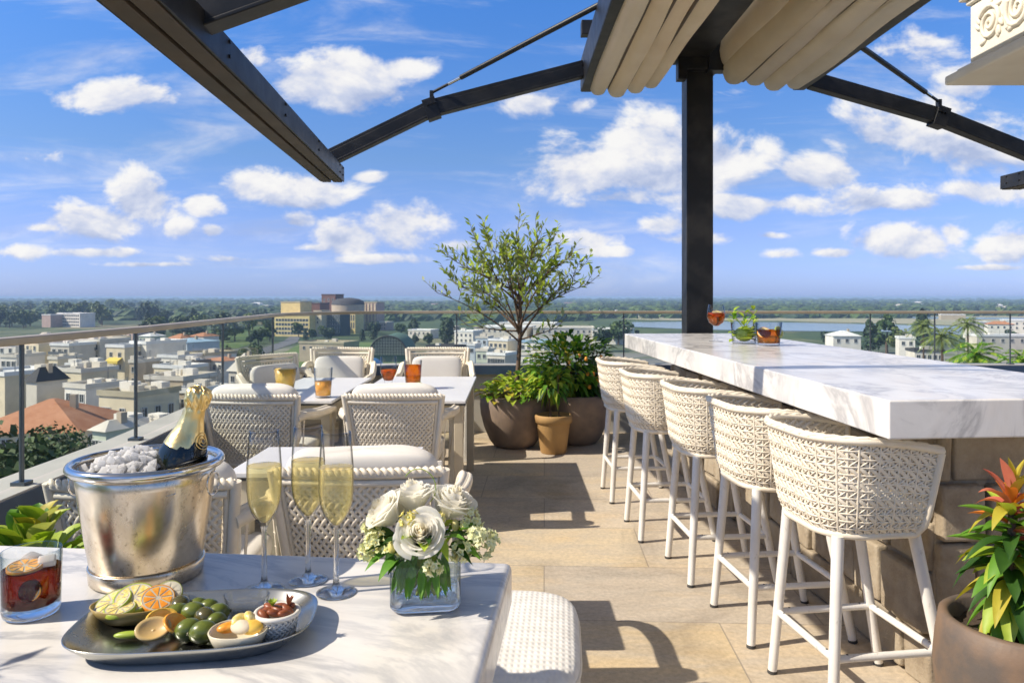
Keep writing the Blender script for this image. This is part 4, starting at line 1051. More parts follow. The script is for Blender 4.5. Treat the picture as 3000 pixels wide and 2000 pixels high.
for k in range(30):
    a = rr.uniform(0, 6.28); r = rr.uniform(.01, .045); leaf(m, (r * math.cos(a), r * math.sin(a), rr.uniform(.012, .07)), (math.cos(a + 1.4), math.sin(a + 1.4), rr.uniform(-.1, .5)), .06, .028, .1, .2, rr.choice((0, 0, 1)))
m.ball((0, 0, .045), .045, 14, 10, 0, (1, 1, .8)); m.build('lime_peel', [MT['lf_lime'], MT['lf_cream']], g1)
m = MB()
for a, l_ in ((.3, .14), (1.2, .11), (2.6, .13), (3.0, .10), (4.4, .09), (5.4, .1)):
    m.tube([(0, 0, .07), (.03 * math.cos(a), .03 * math.sin(a), .11), (.07 * math.cos(a), .05 * math.sin(a), .06 + l_ * .7)], .002, 5, 0)
    for s in range(3): leaf(m, (.05 * math.cos(a), .04 * math.sin(a), .07 + l_ * (.2 + .22 * s)), (math.cos(a + s * 2), math.sin(a + s * 2), .9), .05, .022, .2, .2, 1 if s % 2 else 0)
m.build('leaves', [MT['lf_lime'], MT['lf_mid']], g1)
g2 = drink('clear tumbler of fruit cocktail with lime wedge on the bar', 'cocktail_glass', 'cocktail glass', onBar(2252, 4.55), [(0, 0), (.046, 0), (.05, .004), (.062, .11)], [(.0605, .11), (.0485, .012), (0, .011)], .075, 'tea', k=1.3)
slice_('lime wedge on the rim of the fruit cocktail', onBar(2275, 4.55) + Vector((.005, -.03, .085)), .036, R(70), R(35), MT['lime_peel'], MT['lf_lime'])
slice_('grapefruit slice in the fruit cocktail', onBar(2240, 4.55) + Vector((-.01, -.02, .080)), .04, R(50), R(-10), MT['orange_p'], MT['lemon'])
# ---------------------------------------------------------------- potted plants on the terrace
def pot(mb, prof, rim, soil_z, mat=0):
    inner = [(rim - .028, prof[-1][1]), (rim - .034, soil_z), (0, soil_z)]
    mb.lathe([(0, 0)] + prof + [(rim - .008, prof[-1][1] + .006), (rim - .02, prof[-1][1] + .006)] + inner[:2], 48)
def soil(mb, r, z, seed=0):
    rr = random.Random(seed); mb.grid(lambda u, v: Vector((r * v * math.cos(u * 6.2832), r * v * math.sin(u * 6.2832), z + rr.uniform(-.006, .012))), 24, 6, 0, True, True)
BIGPOT = [(.16, 0), (.185, .01), (.225, .06), (.275, .18), (.305, .30), (.312, .38), (.308, .45)]
def make_tree():
    t = thing('potted_tree', 'slender multi stemmed tree rising from a large brown pot at the railing corner', 'potted tree', (.02, 6.72, 0), 0)
    m = MB(); pot(m, BIGPOT, .308, .40); m.build('pot', MT['pot'], t)
    m = MB(); soil(m, .275, .405); m.build('soil', MT['soil'], t)
    rr = random.Random(21); br = MB(); lv = MB(); fork = Vector((.045, 0, .95))
    br.tube([(.03, 0, .38), (.028, .01, .6), (.042, 0, .8), (.05, 0, .95), (.06, 0, 1.10), (.058, .0, 1.28), (.05, .02, 1.5)], [.026, .022, .020, .018, .015, .012, .008], 10)
    def twig(p, d, L, dens=1.0, big=1.0):
        d = Vector(d).normalized(); pts = [p]; n = 5
        for k in range(n):
            d = (d + Vector((rr.uniform(-.16, .16), rr.uniform(-.16, .16), rr.uniform(-.02, .14)))).normalized(); pts.append(pts[-1] + d * (L / n))
        br.tube(pts, [.0042 * (1 - .7 * k / n) for k in range(n + 1)], 4, caps=False)
        k = max(3, int(L / .023 * dens))
        for j in range(k):
            t_ = .12 + .88 * j / (k - 1); i = min(int(t_ * n), n - 1); q_ = pts[i].lerp(pts[i + 1], t_ * n - i); dd = (pts[i + 1] - pts[i]).normalized()
            a = rr.uniform(0, 6.28); f, s, nn = frame_of(dd); ld = dd * .75 + (s * math.cos(a) + nn * math.sin(a)) * .8 + Vector((0, 0, .12))
            sleaf(lv, q_, ld, rr.uniform(.06, .105) * big, rr.uniform(.024, .038) * big, rr.choice((0, 0, 1, 1, 2, 2)), up=(rr.uniform(-1, 1), rr.uniform(-1, 1), 1))
        return pts
    limbs = [(-.58, .1, 1.72, 1), (-.76, -.1, 1.42, .8), (-.30, .25, 1.98, 1), (-.34, -.25, 1.86, 1), (.04, .05, 2.08, 1), (.22, -.3, 1.9, 1), (.38, .2, 1.92, 1), (.52, -.15, 1.74, 1), (.74, .05, 1.50, .8), (.50, .3, 1.46, 1),
             (-.40, .35, 1.45, 1), (-.28, -.38, 1.42, 1), (.25, -.40, 1.50, 1), (-.46, -.05, 1.10, .45), (.42, -.05, 1.08, .4), (.10, .4, 1.65, 1), (-.1, -.1, 1.75, 1), (-.62, .2, 1.52, 1), (.62, -.1, 1.60, 1), (-.45, -.3, 1.62, 1), (.40, .0, 1.72, 1), (-.15, .3, 1.85, 1), (.15, -.2, 1.7, 1), (.0, .3, 1.5, .8)]
    for x, y, z, dens in limbs:
        z = z - .07 * (z - .9); x *= .9
        s = Vector((.045 + rr.uniform(-.004, .004), 0, rr.uniform(.97, 1.42) if z > 1.5 else rr.uniform(.94, 1.1))); e = Vector((x, y, z)); mid = s.lerp(e, .5) + Vector((-x * .10, 0, .06 if z > 1.3 else -.02))
        pts = [s + (mid - s) * (2 * k / 8) * (1 - k / 16) if False else ((1 - k / 8) ** 2 * s + 2 * (k / 8) * (1 - k / 8) * mid + (k / 8) ** 2 * e) for k in range(9)]
        br.tube(pts, [.0095 * (1 - .75 * k / 8) for k in range(9)], 6, caps=False)
        for k in range(int(7.5 * dens) + 1):
            u = rr.uniform(.38, 1.0); i = min(int(u * 8), 7); p = pts[i].lerp(pts[i + 1], u * 8 - i); ax = (pts[i + 1] - pts[i]).normalized()
            o = Vector((rr.uniform(-1, 1), rr.uniform(-1, 1), rr.uniform(-.15, .9))); twig(p, ax * .7 + o * .75, rr.uniform(.14, .27), dens)
        twig(pts[-1], pts[-1] - pts[-2] + Vector((0, 0, .04)), rr.uniform(.15, .24), dens * .9, .85)
    br.build('trunk', MT['bark'], t); lv.build('crown', [MT['lf_ol'], MT['lf_ol2'], MT['lf_lime']], t)
    m = MB()
    for k in range(230):
        a = rr.uniform(0, 6.28); r = .31 * math.sqrt(rr.random()); tilt = r / .31
        leaf(m, (r * math.cos(a), r * math.sin(a), .44 + .16 * (1 - tilt) + rr.uniform(-.02, .07)), (math.cos(a) * tilt + rr.uniform(-.5, .5), math.sin(a) * tilt + rr.uniform(-.5, .5), rr.uniform(.2, .9)), rr.uniform(.09, .15), rr.uniform(.045, .075), .45, .2, rr.choice((0, 1, 1, 1, 1, 2, 1)), 4)
    m.build('underplanting', [MT['lf_mid'], MT['lf_lime'], MT['lf_yel'], MT['lf_or']], t)
    return t
tree = make_tree()
sh = dup(tree, (-1.38, .42, 0), 1.3, 'slender potted tree left of the marble table, outside the picture'); sh.scale = (.74, .74, .74)
def bush():
    t = thing('potted_shrub', 'dense dark leaved shrub in a large brown pot beside the bar stools', 'potted shrub', (.60, 6.86, 0), 0); rr = random.Random(4)
    m = MB(); pot(m, BIGPOT, .308, .40); m.build('pot', MT['pot'], t); m = MB(); soil(m, .275, .405); m.build('soil', MT['soil'], t)
    m = MB(); 
    for k in range(9): a = k / 9 * 6.28; m.tube([(.05 * math.cos(a), .05 * math.sin(a), .4), (.12 * math.cos(a), .12 * math.sin(a), .65), (.24 * math.cos(a), .22 * math.sin(a), .85)], [.01, .008, .004], 6)
    m.build('stems', MT['bark'], t); m = MB()
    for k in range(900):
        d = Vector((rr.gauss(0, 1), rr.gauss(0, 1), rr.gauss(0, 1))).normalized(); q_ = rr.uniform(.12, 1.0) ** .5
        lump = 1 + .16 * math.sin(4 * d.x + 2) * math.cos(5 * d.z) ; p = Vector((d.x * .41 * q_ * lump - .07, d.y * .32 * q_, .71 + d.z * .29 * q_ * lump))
        leaf(m, p, (d.x + rr.uniform(-.5, .5), d.y + rr.uniform(-.5, .5), d.z * .6 + rr.uniform(-.2, .7)), rr.uniform(.09, .16), rr.uniform(.035, .06), .4, .22, rr.choice((0, 1, 1, 1, 2, 2, 2, 3)) if d.x < .1 else rr.choice((0, 0, 1, 1, 1, 2)), 4)  # more lime and yellow on the left: sunlight put into the leaf colours
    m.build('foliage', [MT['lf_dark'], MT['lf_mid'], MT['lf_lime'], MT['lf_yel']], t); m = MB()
    for k in range(26):
        d = Vector((rr.uniform(-.6, 1), -rr.uniform(.3, 1), rr.uniform(-1, .4))).normalized(); m.ball((d.x * .36, d.y * .31, .72 + d.z * .3), .016, 8, 6, 0, (1, 1, 1.3))
    m.build('blossom', MT['orange_p'], t)
bush()
t = thing('potted_shrub', 'small shrub on thin stems in a yellow terracotta pot before the two big pots', 'potted shrub', (.36, 6.42, 0), 0); rr = random.Random(14)
m = MB(); m.lathe([(0, 0), (.105, 0), (.112, .006), (.145, .26), (.146, .262), (.160, .265), (.164, .325), (.158, .331), (.148, .331), (.14, .28), (0, .28)], 40); m.build('pot', MT['terra'], t)
m = MB(); soil(m, .138, .285); m.build('soil', MT['soil'], t)
m = MB(); m.tube([(-.02, 0, .28), (-.035, 0, .42), (-.05, 0, .56)], [.010, .009, .007], 8); m.tube([(.05, .02, .28), (.045, .02, .45), (.04, 0, .66)], [.006, .005, .004], 6); m.build('stem', MT['bark'], t)
m = MB()
for k in range(110):
    d = Vector((rr.gauss(0, 1), rr.gauss(0, 1), rr.gauss(0, 1))).normalized()
    leaf(m, Vector((-.03 + d.x * .13, d.y * .11, .62 + d.z * .10)), d + Vector((0, 0, .2)), rr.uniform(.08, .13), rr.uniform(.035, .055), .5, .2, rr.choice((0, 1, 1, 2, 2)), 4)
m.build('foliage', [MT['lf_dark'], MT['lf_mid'], MT['lf_lime']], t)
# cordyline, front right
t = thing('potted_cordyline', 'broad leaved plant with orange and pink top leaves in a brown pot', 'potted plant', (1.325, 1.94, 0), 0); t.scale = (.92, .92, .97); rr = random.Random(6)
m = MB(); pot(m, [(.12, 0), (.135, .01), (.165, .10), (.20, .26), (.212, .38), (.205, .46), (.196, .515)], .196, .47); m.build('pot', MT['pot_b'], t)
m = MB(); soil(m, .165, .475); m.build('soil', MT['soil'], t)
m = MB(); m.tube([(-.02, -.01, .46), (-.025, -.01, .58), (-.022, -.01, .84)], [.014, .012, .009], 8); m.tube([(.05, .03, .46), (.06, .03, .58), (.07, .02, .66)], [.011, .01, .008], 8); m.build('stem', MT['bark'], t)
m = MB()
def ros(c, n, z0, z1, L0, L1, pal, el0, el1, w=.055):
    for k in range(n):
        t_ = k / max(1, n - 1); a = k * 2.39996 + .4; el = el0 + (el1 - el0) * t_ + rr.uniform(-.08, .08); d = (math.cos(a) * math.cos(el), math.sin(a) * math.cos(el), math.sin(el))
        leaf(m, (c[0], c[1], z0 + (z1 - z0) * t_), d, (L0 + (L1 - L0) * t_) * rr.uniform(.85, 1.1), w * rr.uniform(.85, 1.15), .55 * (1 - t_) + .12, .32, rr.choice(pal), 7, tip=.85)
ros((-.022, -.01), 20, .80, .85, .15, .15, (3, 4, 4, 4, 3, 5), .25, 1.4, .036)
ros((-.022, -.01), 26, .70, .80, .165, .155, (1, 3, 4, 0, 5, 1, 2), -.1, .5, .040)
ros((-.024, -.01), 50, .535, .72, .13, .165, (0, 1, 1, 2, 2, 5), -.65, .15, .050)
ros((.05, -.03), 30, .52, .62, .12, .15, (0, 1, 1, 2, 0), -.5, .9, .048)
ros((.07, .02), 14, .58, .66, .16, .17, (0, 1, 1, 2, 3), -.3, 1.1, .058)
m.build('foliage', [MT['lf_dark'], MT['lf_mid'], MT['lf_lime'], MT['lf_or'], MT['lf_pink'], MT['lf_yel']], t)
# variegated plant, left
t = thing('potted_hosta', 'lime and cream variegated plant low behind the left end of the marble table', 'potted plant', (-1.10, 1.70, 0), 0); t.scale = (1.12, 1.12, 1.03); rr = random.Random(16)
m = MB(); pot(m, [(.12, 0), (.14, .01), (.17, .3), (.185, .63), (.188, .68)], .188, .64); m.build('pot', MT['pot'], t)
m = MB(); soil(m, .158, .645); m.build('soil', MT['soil'], t); m = MB()
for k in range(64):
    a = rr.uniform(0, 6.28); t_ = rr.random(); el = .25 + 1.1 * t_; c = (.12 * math.cos(a) * (1 - t_), .12 * math.sin(a) * (1 - t_), .67 + .09 * t_)
    leaf(m, c, (math.cos(a) * math.cos(el), math.sin(a) * math.cos(el), math.sin(el)), rr.uniform(.13, .19), rr.uniform(.045, .065), .35, .3, rr.choice((0, 1, 1, 1, 2, 3)), 6)
m.build('foliage', [MT['lf_mid'], MT['lf_lime'], MT['lf_yel'], MT['lf_cream']], t)

# ---------------------------------------------------------------- the land below
def ground_mat():
    m, nt, p = newmat('land'); vec = mapping(nt, 'Object')
    v1 = node(nt, 'ShaderNodeTexVoronoi', ins={'Scale': .006, 'Randomness': .9}); nt.links.new(mapping(nt, 'Object', (1, .45, 1), (0, 0, .3)), v1.inputs['Vector'])
    fields = ramp(nt, v1.outputs['Color'], [(.2, (.05, .085, .025)), (.4, (.095, .13, .04)), (.55, (.21, .19, .105)), (.7, (.06, .10, .03)), (.85, (.26, .235, .15))])
    n1 = noise(nt, vec, .02, 6, .6); woods = ramp(nt, n1, [(.46, (0, 0, 0)), (.54, (1, 1, 1))])
    c = mix(nt, math_(nt, 'MULTIPLY', woods, .8), fields, (.03, .06, .022))
    v2 = node(nt, 'ShaderNodeTexVoronoi', ins={'Scale': .055, 'Randomness': 1.0}); nt.links.new(vec, v2.inputs['Vector'])
    town = ramp(nt, v2.outputs['Color'], [(.15, (.07, .095, .035)), (.35, (.20, .195, .185)), (.55, (.30, .285, .25)), (.75, (.09, .13, .04)), (.9, (.16, .16, .16))])
    sx = nt.nodes.new('ShaderNodeSeparateXYZ'); tc = nt.nodes.new('ShaderNodeTexCoord'); nt.links.new(tc.outputs['Object'], sx.inputs[0])
    near = ramp(nt, math_(nt, 'DIVIDE', sx.outputs[1], 1000.0), [(.36, (1, 1, 1)), (.46, (0, 0, 0))])
    nt.links.new(mix(nt, near, c, town), p.inputs['Base Color']); p.inputs['Roughness'].default_value = .95
    return m
m = MB(); G = 24; S_ = 17000.0
m.grid(lambda u, v: Vector(((u - .5) * 2 * S_, -1500 + v * (S_ + 1400), GZ)), 8, 8); tag(m.build('ground', ground_mat()), kind='structure')
def gp(px, py, dz=0): Y = (H - GZ) * F / (py - HY); return Vector((X(px, Y), Y, GZ + dz))
def sheet(name, pix, mat, dz):
    m = MB(); m.add([gp(a, b, dz) for a, b in pix], [tuple(range(len(pix)))]); return tag(m.build(name, mat), kind='structure')
MT['river'] = M_('river_water', (.20, .26, .32), .22, 0, (.25, .31, .36), .01)
MT['asphalt'] = M_('asphalt', (.16, .16, .17), .9, 0, (.12, .12, .13), .2); MT['sand'] = M_('sand_bank', (.40, .35, .25), .95, 0, (.30, .30, .17), .02, .35, .65); MT['lawn'] = M_('lawn', (.08, .15, .03), .95, 0, (.13, .18, .05), .05)
sheet('sand_bank', [(1680, 905), (2050, 903), (2400, 918), (3200, 925), (3600, 960), (3100, 962), (2700, 950), (2300, 940), (1900, 938), (1660, 925)], MT['sand'], .12)
sheet('river', [(1850, 944), (2100, 942), (2350, 946), (2700, 954), (3100, 962), (3300, 1000), (2900, 985), (2600, 972), (2300, 970), (2050, 966), (1860, 958)], MT['river'], .3)
sheet('river', [(1740, 918), (2150, 916), (2700, 928), (3300, 934), (3300, 939), (2700, 934), (2150, 922), (1760, 924)], MT['river'], .3)
sheet('road', [(690, 1080), (800, 1028), (872, 1003), (880, 985), (850, 985), (830, 1000), (740, 1030), (560, 1080)], MT['asphalt'], .2)
sheet('lawn', [(830, 1035), (880, 1006), (1100, 1003), (1240, 1040), (1260, 1110), (900, 1100)], MT['lawn'], .15)
sheet('lawn', [(560, 985), (640, 960), (800, 955), (800, 985), (700, 1020), (560, 1025)], MT['lawn'], .15)
sheet('road', [(1300, 1110), (1700, 985), (1790, 985), (1500, 1110)], MT['asphalt'], .2)

# ---------------------------------------------------------------- houses
WALL = {'cream': plaster('cream_plaster', (.74, .63, .44)), 'white': plaster('white_plaster', (.84, .78, .68)), 'grey': plaster('grey_plaster', (.64, .58, .48)), 'tan': plaster('tan_plaster', (.50, .41, .30)),
        'yellow': plaster('yellow_plaster', (.80, .62, .27)), 'brown': plaster('brown_brick', (.20, .105, .085)), 'pink': plaster('pink_plaster', (.50, .37, .32)), 'green': plaster('pale_green_plaster', (.56, .60, .47)), 'blue': plaster('pale_blue_cladding', (.60, .66, .70)), 'dark': plaster('dark_glazed_wall', (.05, .075, .085)), 'lav': plaster('lavender_metal_wall', (.74, .67, .56))}
ROOF = {'flat': plaster('grey_flat_roof', (.68, .63, .54)), 'white': plaster('white_flat_roof', (.80, .79, .76)), 'orange': tile_roof('orange_tile_roof', (.42, .17, .08), (.55, .27, .15)), 'brown': plaster('brown_roof', (.13, .075, .065)), 'blue': plaster('light_blue_roof', (.36, .52, .66)), 'green': plaster('green_metal_roof', (.09, .17, .13)), 'tan': plaster('tan_roof', (.48, .42, .29)), 'dark': plaster('dark_roof', (.06, .06, .065))}
MT['winglass'] = M_('window_glass', (.03, .04, .05), .12, 0, spec=.6); MT['winframe'] = M_('window_frame', (.55, .54, .52), .5); MT['balc'] = M_('balcony_rail', (.12, .13, .14), .5)
def win_mesh(w, h):
    m = MB(); f = min(.12, w * .12)
    m.box((0, -.03, 0), (w, .06, h), mat=1)
    for sx in (-1, 1): m.box((sx * (w / 2 + f / 2), -.05, 0), (f, .1, h + 2 * f), mat=0)
    for sz in (-1, 1): m.box((0, -.051, sz * (h / 2 + f / 2)), (w, .1, f), mat=0)
    m.box((0, -.04, 0), (f * .6, .08, h), mat=0); m.box((0, -.07, -h / 2 - f), (w + 3 * f, .18, f * .7), mat=0)
    return m.mesh('window', [MT['winframe'], MT['winglass']])
def house(lb, pxl, pxr, yt_, Y, dep, wall, roof='flat', rows=0, cols=0, side=0, rz=0.0, rh=0.0, ww=1.1, wh=1.4, fl=3.1, top=1.2, name='house', cat='house', group=None, balc=False, units=0, zb=GZ, wpos=None, seed=0):
    w = (pxr - pxl) / F * Y; xc = X((pxl + pxr) / 2, Y); zt = Z(yt_, Y); h = zt - zb; rr = random.Random(seed + int(pxl * 7))
    rz = rz if rz else (-R(rr.uniform(14, 30)) if pxl < 1500 else -R(rr.uniform(4, 22)))
    t = thing(name, lb, cat, (xc, Y + dep / 2, zb), rz, group)
    m = MB(); m.box((0, 0, h / 2), (w, dep, h)); m.build('wall', WALL[wall], t)
    m = MB(); o_ = .45
    if rh == 0:
        m.box((0, 0, h + .06), (w + .5, dep + .5, .3)); pw_ = .3
        for s in (-1, 1): m.box((s * (w / 2 + .08), 0, h + .5), (pw_, dep + .5, .6)); m.box((0, s * (dep / 2 + .08), h + .5), (w - .1, pw_, .58))
        rf = m.build('roof', ROOF[roof], t)
    else:
        hw, hd = w / 2 + o_, dep / 2 + o_; i = min(hw, hd) * .95; a = max(hw - i, .2); b = max(hd - i, .2)
        vs = [(-hw, -hd, h), (hw, -hd, h), (hw, hd, h), (-hw, hd, h), (-a, -b, h + rh), (a, -b, h + rh), (a, b, h + rh), (-a, b, h + rh)]
        m.add(vs, [(3, 2, 1, 0), (0, 1, 5, 4), (1, 2, 6, 5), (2, 3, 7, 6), (3, 0, 4, 7), (4, 5, 6, 7)]); rf = m.build('roof', ROOF[roof], t)
        m = MB(); m.box((w * .2, 0, h + rh * .9), (.8, .8, 1.8)); m.build('chimney', WALL['tan'], rf)
    m = MB()
    for k in range(2 + rr.randrange(3) if rh == 0 and Y < 450 else 0): x_, y_, s = rr.uniform(-.4, .4) * w, rr.uniform(-.4, .4) * dep, rr.uniform(1.2, 3.2); m.tube([(x_, y_, h), (x_, y_, h + s)], .05, 5); m.box((x_, y_, h + s * .9), (.9, .06, .05)); m.box((x_, y_, h + s * .75), (.6, .06, .05))
    if m.v: m.build('antenna', MT['balc'], rf)
    for k in range(units + (1 + rr.randrange(2) if rh == 0 and Y < 450 else 0)):
        m = MB(); s = rr.uniform(.8, 2.0); m.box((rr.uniform(-.35, .35) * w, rr.uniform(-.35, .35) * dep, h + .22 + s * .4), (s * 1.4, s, s * .8)); m.build('roof_unit', rr.choice((WALL['white'], WALL['grey'])), rf)
    me = win_mesh(ww, wh) if rows or side else None; n = 0
    def put(x, y, z, a):
        o = bpy.data.objects.new('window', me); C.objects.link(o); o.parent = t; o.location = (x, y, z); o.rotation_euler = (0, 0, a)
    for r in range(rows):
        z = h - top - wh / 2 - r * fl
        if z < 1: break
        for c in range(cols): put(((c + .5) / cols - .5) * w * .94 if wpos is None else wpos[c] * w, -dep / 2, z, 0)
        sg = 1 if xc < 0 else -1
        for c in range(side): put(sg * w / 2, ((c + .5) / side - .5) * dep * .9, z, sg * PI / 2)
        if balc:
            m = MB(); m.box((0, -dep / 2 - .6, z - wh / 2 - .3), (w * .9, 1.2, .18)); m.box((0, -dep / 2 - 1.18, z - wh / 2 + .25), (w * .9, .05, .95), mat=1); m.build('balcony', [WALL[wall], MT['balc']], t)
    return t
house('cream house with two rows of dark windows just right of the leftmost railing post', 74, 152, 1003, 240, 12, 'cream', 'flat', 3, 2, 1, units=1)
house('pale house at the left picture edge behind dark branches', -60, 70, 1010, 255, 12, 'white', 'flat', 3, 4)
house('grey flat block with stacked balconies left of the round fronted block', 152, 224, 1012, 236, 10, 'grey', 'white', 3, 3, balc=True, fl=3.3)
house('darker grey balcony block beside the house with the yellow awning', 227, 314, 1000, 246, 13, 'grey', 'flat', 4, 4, balc=True, fl=3.4, units=1)
hy = house('cream house with a yellow awning over its window', 319, 393, 1017, 222, 11, 'cream', 'white', 2, 2, 1, fl=3.6, top=1.6)
m = MB(); w_ = 74 / F * 222; m.add([(-w_ * .3, -5.5, 13.9), (w_ * .38, -5.5, 13.9), (w_ * .38, -7.2, 12.9), (-w_ * .3, -7.2, 12.9), (w_ * .38, -7.2, 12.2), (-w_ * .3, -7.2, 12.2)], [(0, 1, 2, 3), (3, 2, 4, 5)])
o = m.build('awning', M_('yellow_canvas', (.68, .52, .10), .8), hy); o.location.z = Z(1052, 222) - GZ - 13.4; s = o.modifiers.new('t', 'SOLIDIFY'); s.thickness = .06
house('white cube house with one blue shaded window behind the second railing post', 396, 470, 1007, 226, 14, 'white', 'white', 1, 2, 1, top=4, wh=3.0, ww=2.2)
house('low white annex right of the white cube house', 470, 548, 1047, 216, 10, 'white', 'white', 2, 3, 1)
house('house with a light blue roof behind the white cube house', 480, 592, 1002, 268, 14, 'blue', 'blue', 2, 4, rh=1.2)
house('long blank cream house with a flat roof above the cream front house', 130, 284, 1088, 166, 9, 'cream', 'flat', 1, 3, 1, top=6.5, units=3)
house('low flat roofed cream house left of the leftmost post', -80, 76, 1098, 160, 12, 'cream', 'white', 1, 2, top=3, units=1)
house('dark grey house with a rounded grey roof behind the orange roof', 84, 134, 1118, 140, 6, 'grey', 'dark', 0, 0, 2, rh=2.6)
house('cream house with paired sash windows seen through the glass beside the bottle neck', 297, 440, 1160, 118, 9, 'cream', 'tan', 1, 3, 3, top=2.0, ww=1.0, wh=2.3, wpos=(-.36, -.24, .16), units=4)
house('brown grey house behind the cream house with sash windows', 432, 566, 1112, 152, 10, 'tan', 'flat', 2, 4, 3, units=2)
house('large house with a broad orange tiled hip roof at the lower left', -110, 215, 1268, 92, 14, 'cream', 'orange', 2, 7, 3, rh=3.3, top=.8, ww=1.0, wh=1.3, rz=.06)
house('small pale house with a dark shed roof below the cream house', 285, 345, 1262, 84, 5, 'green', 'flat', 1, 2, rh=1.0)
house('low grey house in front of the sash windowed house', 345, 450, 1262, 88, 6, 'grey', 'flat', 1, 4, units=2)
house('small house with an orange roof among trees, above the white roofs', 486, 550, 993, 330, 9, 'tan', 'orange', 1, 3, rh=2.2)
house('long white balconied hotel block with a dark window grid before the left woods', 160, 258, 919, 714, 16, 'white', 'white', 4, 12, fl=3.0, ww=1.7, wh=1.5, top=1.0, balc=False, name='hotel', cat='hotel')
house('plain white wing of the balconied hotel block with a red left end', 124, 160, 923, 708, 14, 'pink', 'white', 0, 0, name='hotel', cat='hotel')
house('low tan roofed hall right of the second railing post', 540, 640, 1040, 225, 12, 'white', 'tan', 1, 5)
house('low white house with an orange awning stripe left of the end armchair', 592, 690, 1056, 212, 9, 'white', 'orange', 1, 4, rh=.8)
house('grey house with a steep hipped grey roof beside the end armchair', 676, 740, 1088, 176, 6, 'grey', 'flat', 1, 2, rh=4.2)
house('white house roof among the trees left of the second railing post', 348, 410, 972, 400, 10, 'pink', 'white', 2, 3)
house('pale house with a white roof behind the second railing post', 410, 455, 985, 380, 10, 'green', 'white', 1, 3, rh=1.5)
house('pale yellow gabled house behind the darker grey balcony block', 286, 350, 988, 350, 10, 'cream', 'tan', 1, 3, rh=2)
house('low lilac roofed house far left, behind the grey balcony block', 300, 345, 972, 430, 10, 'lav', 'white', 1, 3)
# the yellow complex
def big(lb, *a, **k): return house(lb, *a, name='office_block', cat='building', rz=-R(17), **k)
big('wide yellow framed office block with a dark window grid', 806, 924, 924, 545, 18, 'yellow', 'tan', 7, 11, fl=3.2, ww=1.9, wh=1.7, top=2.5)
big('tall plain yellow block rising behind the window grid', 827, 892, 886, 566, 16, 'yellow', 'tan', 1, 2, top=12)
big('brown roofed block joining the yellow block to the tower', 892, 948, 890, 585, 14, 'brown', 'brown', 0, 0)
big('tall dark red brick tower breaking the horizon', 946, 992, 864, 640, 14, 'brown', 'brown', 3, 3, 2, top=3, ww=1.4, wh=1.8)
big('dark glazed office block below the brick tower', 950, 1008, 918, 553, 15, 'dark', 'flat', 8, 7, fl=2.9, ww=1.6, wh=1.6)
big('cream stair block between the yellow grid and the dark glazed block', 924, 950, 912, 548, 12, 'cream', 'tan', 3, 1)
big('cream block with a flat roof at the foot of the striped towers', 1010, 1050, 918, 590, 14, 'yellow', 'tan', 3, 5, ww=1.0, wh=4.5, fl=6)
t = thing('office_block', 'building with a dark domed roof behind the cream block', 'building', (X(1020, 640), 640, GZ))
m = MB(); m.lathe([(14, 0), (14, Z(892, 640) - GZ)], 24); m.build('wall', WALL['tan'], t); m = MB(); zz = Z(892, 640) - GZ; m.lathe([(14.3, zz), (13, zz + 3), (9, zz + 5), (0, zz + 6)], 24); m.build('roof', ROOF['dark'], t)
st_ = big('tall building of pink and cream vertical stripes right of the domed roof', 1050, 1114, 887, 655, 15, 'pink', 'tan', 0, 0)
for k in range(6):
    m = MB(); w_ = 64 / F * 655; h_ = Z(887, 655) - GZ; m.box(((k + .5) / 6 * w_ - w_ / 2, -7.6, h_ / 2), (w_ / 14, .8, h_ - 1)); m.build('pier', WALL['cream'], st_)
big('low pale block stepping down right of the striped building', 1112, 1140, 945, 640, 14, 'pink', 'flat', 2, 3)
# arched hall and blue canopy
t = thing('market_hall', 'market hall with a dark lattice arch front and green metal roof', 'hall', (X(1137, 330), 330, GZ), 0); w_ = 112 / F * 330; zt = Z(984, 330) - GZ
def arcp(r, n=24): return [(r * math.cos(a) * w_ / 2, r * math.sin(a) * 8.5 + zt - 8.5) for a in [PI - k / n * PI for k in range(n + 1)]]
m = MB(); o1 = arcp(1.0)
vs = [(x, -.1, z) for x, z in o1] + [(x, 30, z) for x, z in o1]; n = len(o1); m.add(vs, [(i, i + 1, n + i + 1, n + i) for i in range(n - 1)]); m.box((0, 15, (zt - 8.5) / 2), (w_ * .98, 29, zt - 8.5)); m.build('roof', ROOF['green'], t)
m = MB(); m.add([(x * .97, .2, z) for x, z in o1], [tuple(range(n))]); m.build('arch_glazing', WALL['grey'], t)
m = MB(); m.tube([(x, -.3, z) for x, z in o1], .35, 6)
for k in range(1, 14):
    x = (k / 14 - .5) * w_; zz = zt - 8.5 + 8.5 * math.sqrt(max(0, 1 - (2 * x / w_) ** 2)); m.bar((x, -.2, zt - 9), (x, -.2, zz), .16, .2, up=(0, 1, 0))
for k in range(1, 7):
    z = zt - 8.5 + k * 1.25; hx = w_ / 2 * math.sqrt(max(0, 1 - ((z - zt + 8.5) / 8.5) ** 2)); m.bar((-hx, -.22, z), (hx, -.22, z), .2, .16)
m.build('lattice', WALL['grey'] if False else ROOF['dark'], t)
m = MB(); m.box((w_ * .95, 12, zt - 9), (w_ * .9, 22, .5), M=Matrix.Rotation(R(-6), 4, 'Y')); m.box((w_ * .95, 12, (zt - 9) / 2), (w_ * .85, 20, zt - 9.5), mat=1); m.build('side_wing', [ROOF['green'], WALL['white']], t)
t = thing('canopy', 'blue arched canopy on pale posts behind the far chairs', 'canopy', (X(1076, 190), 190, GZ), 0); w_ = 88 / F * 190; zt = Z(1052, 190) - GZ
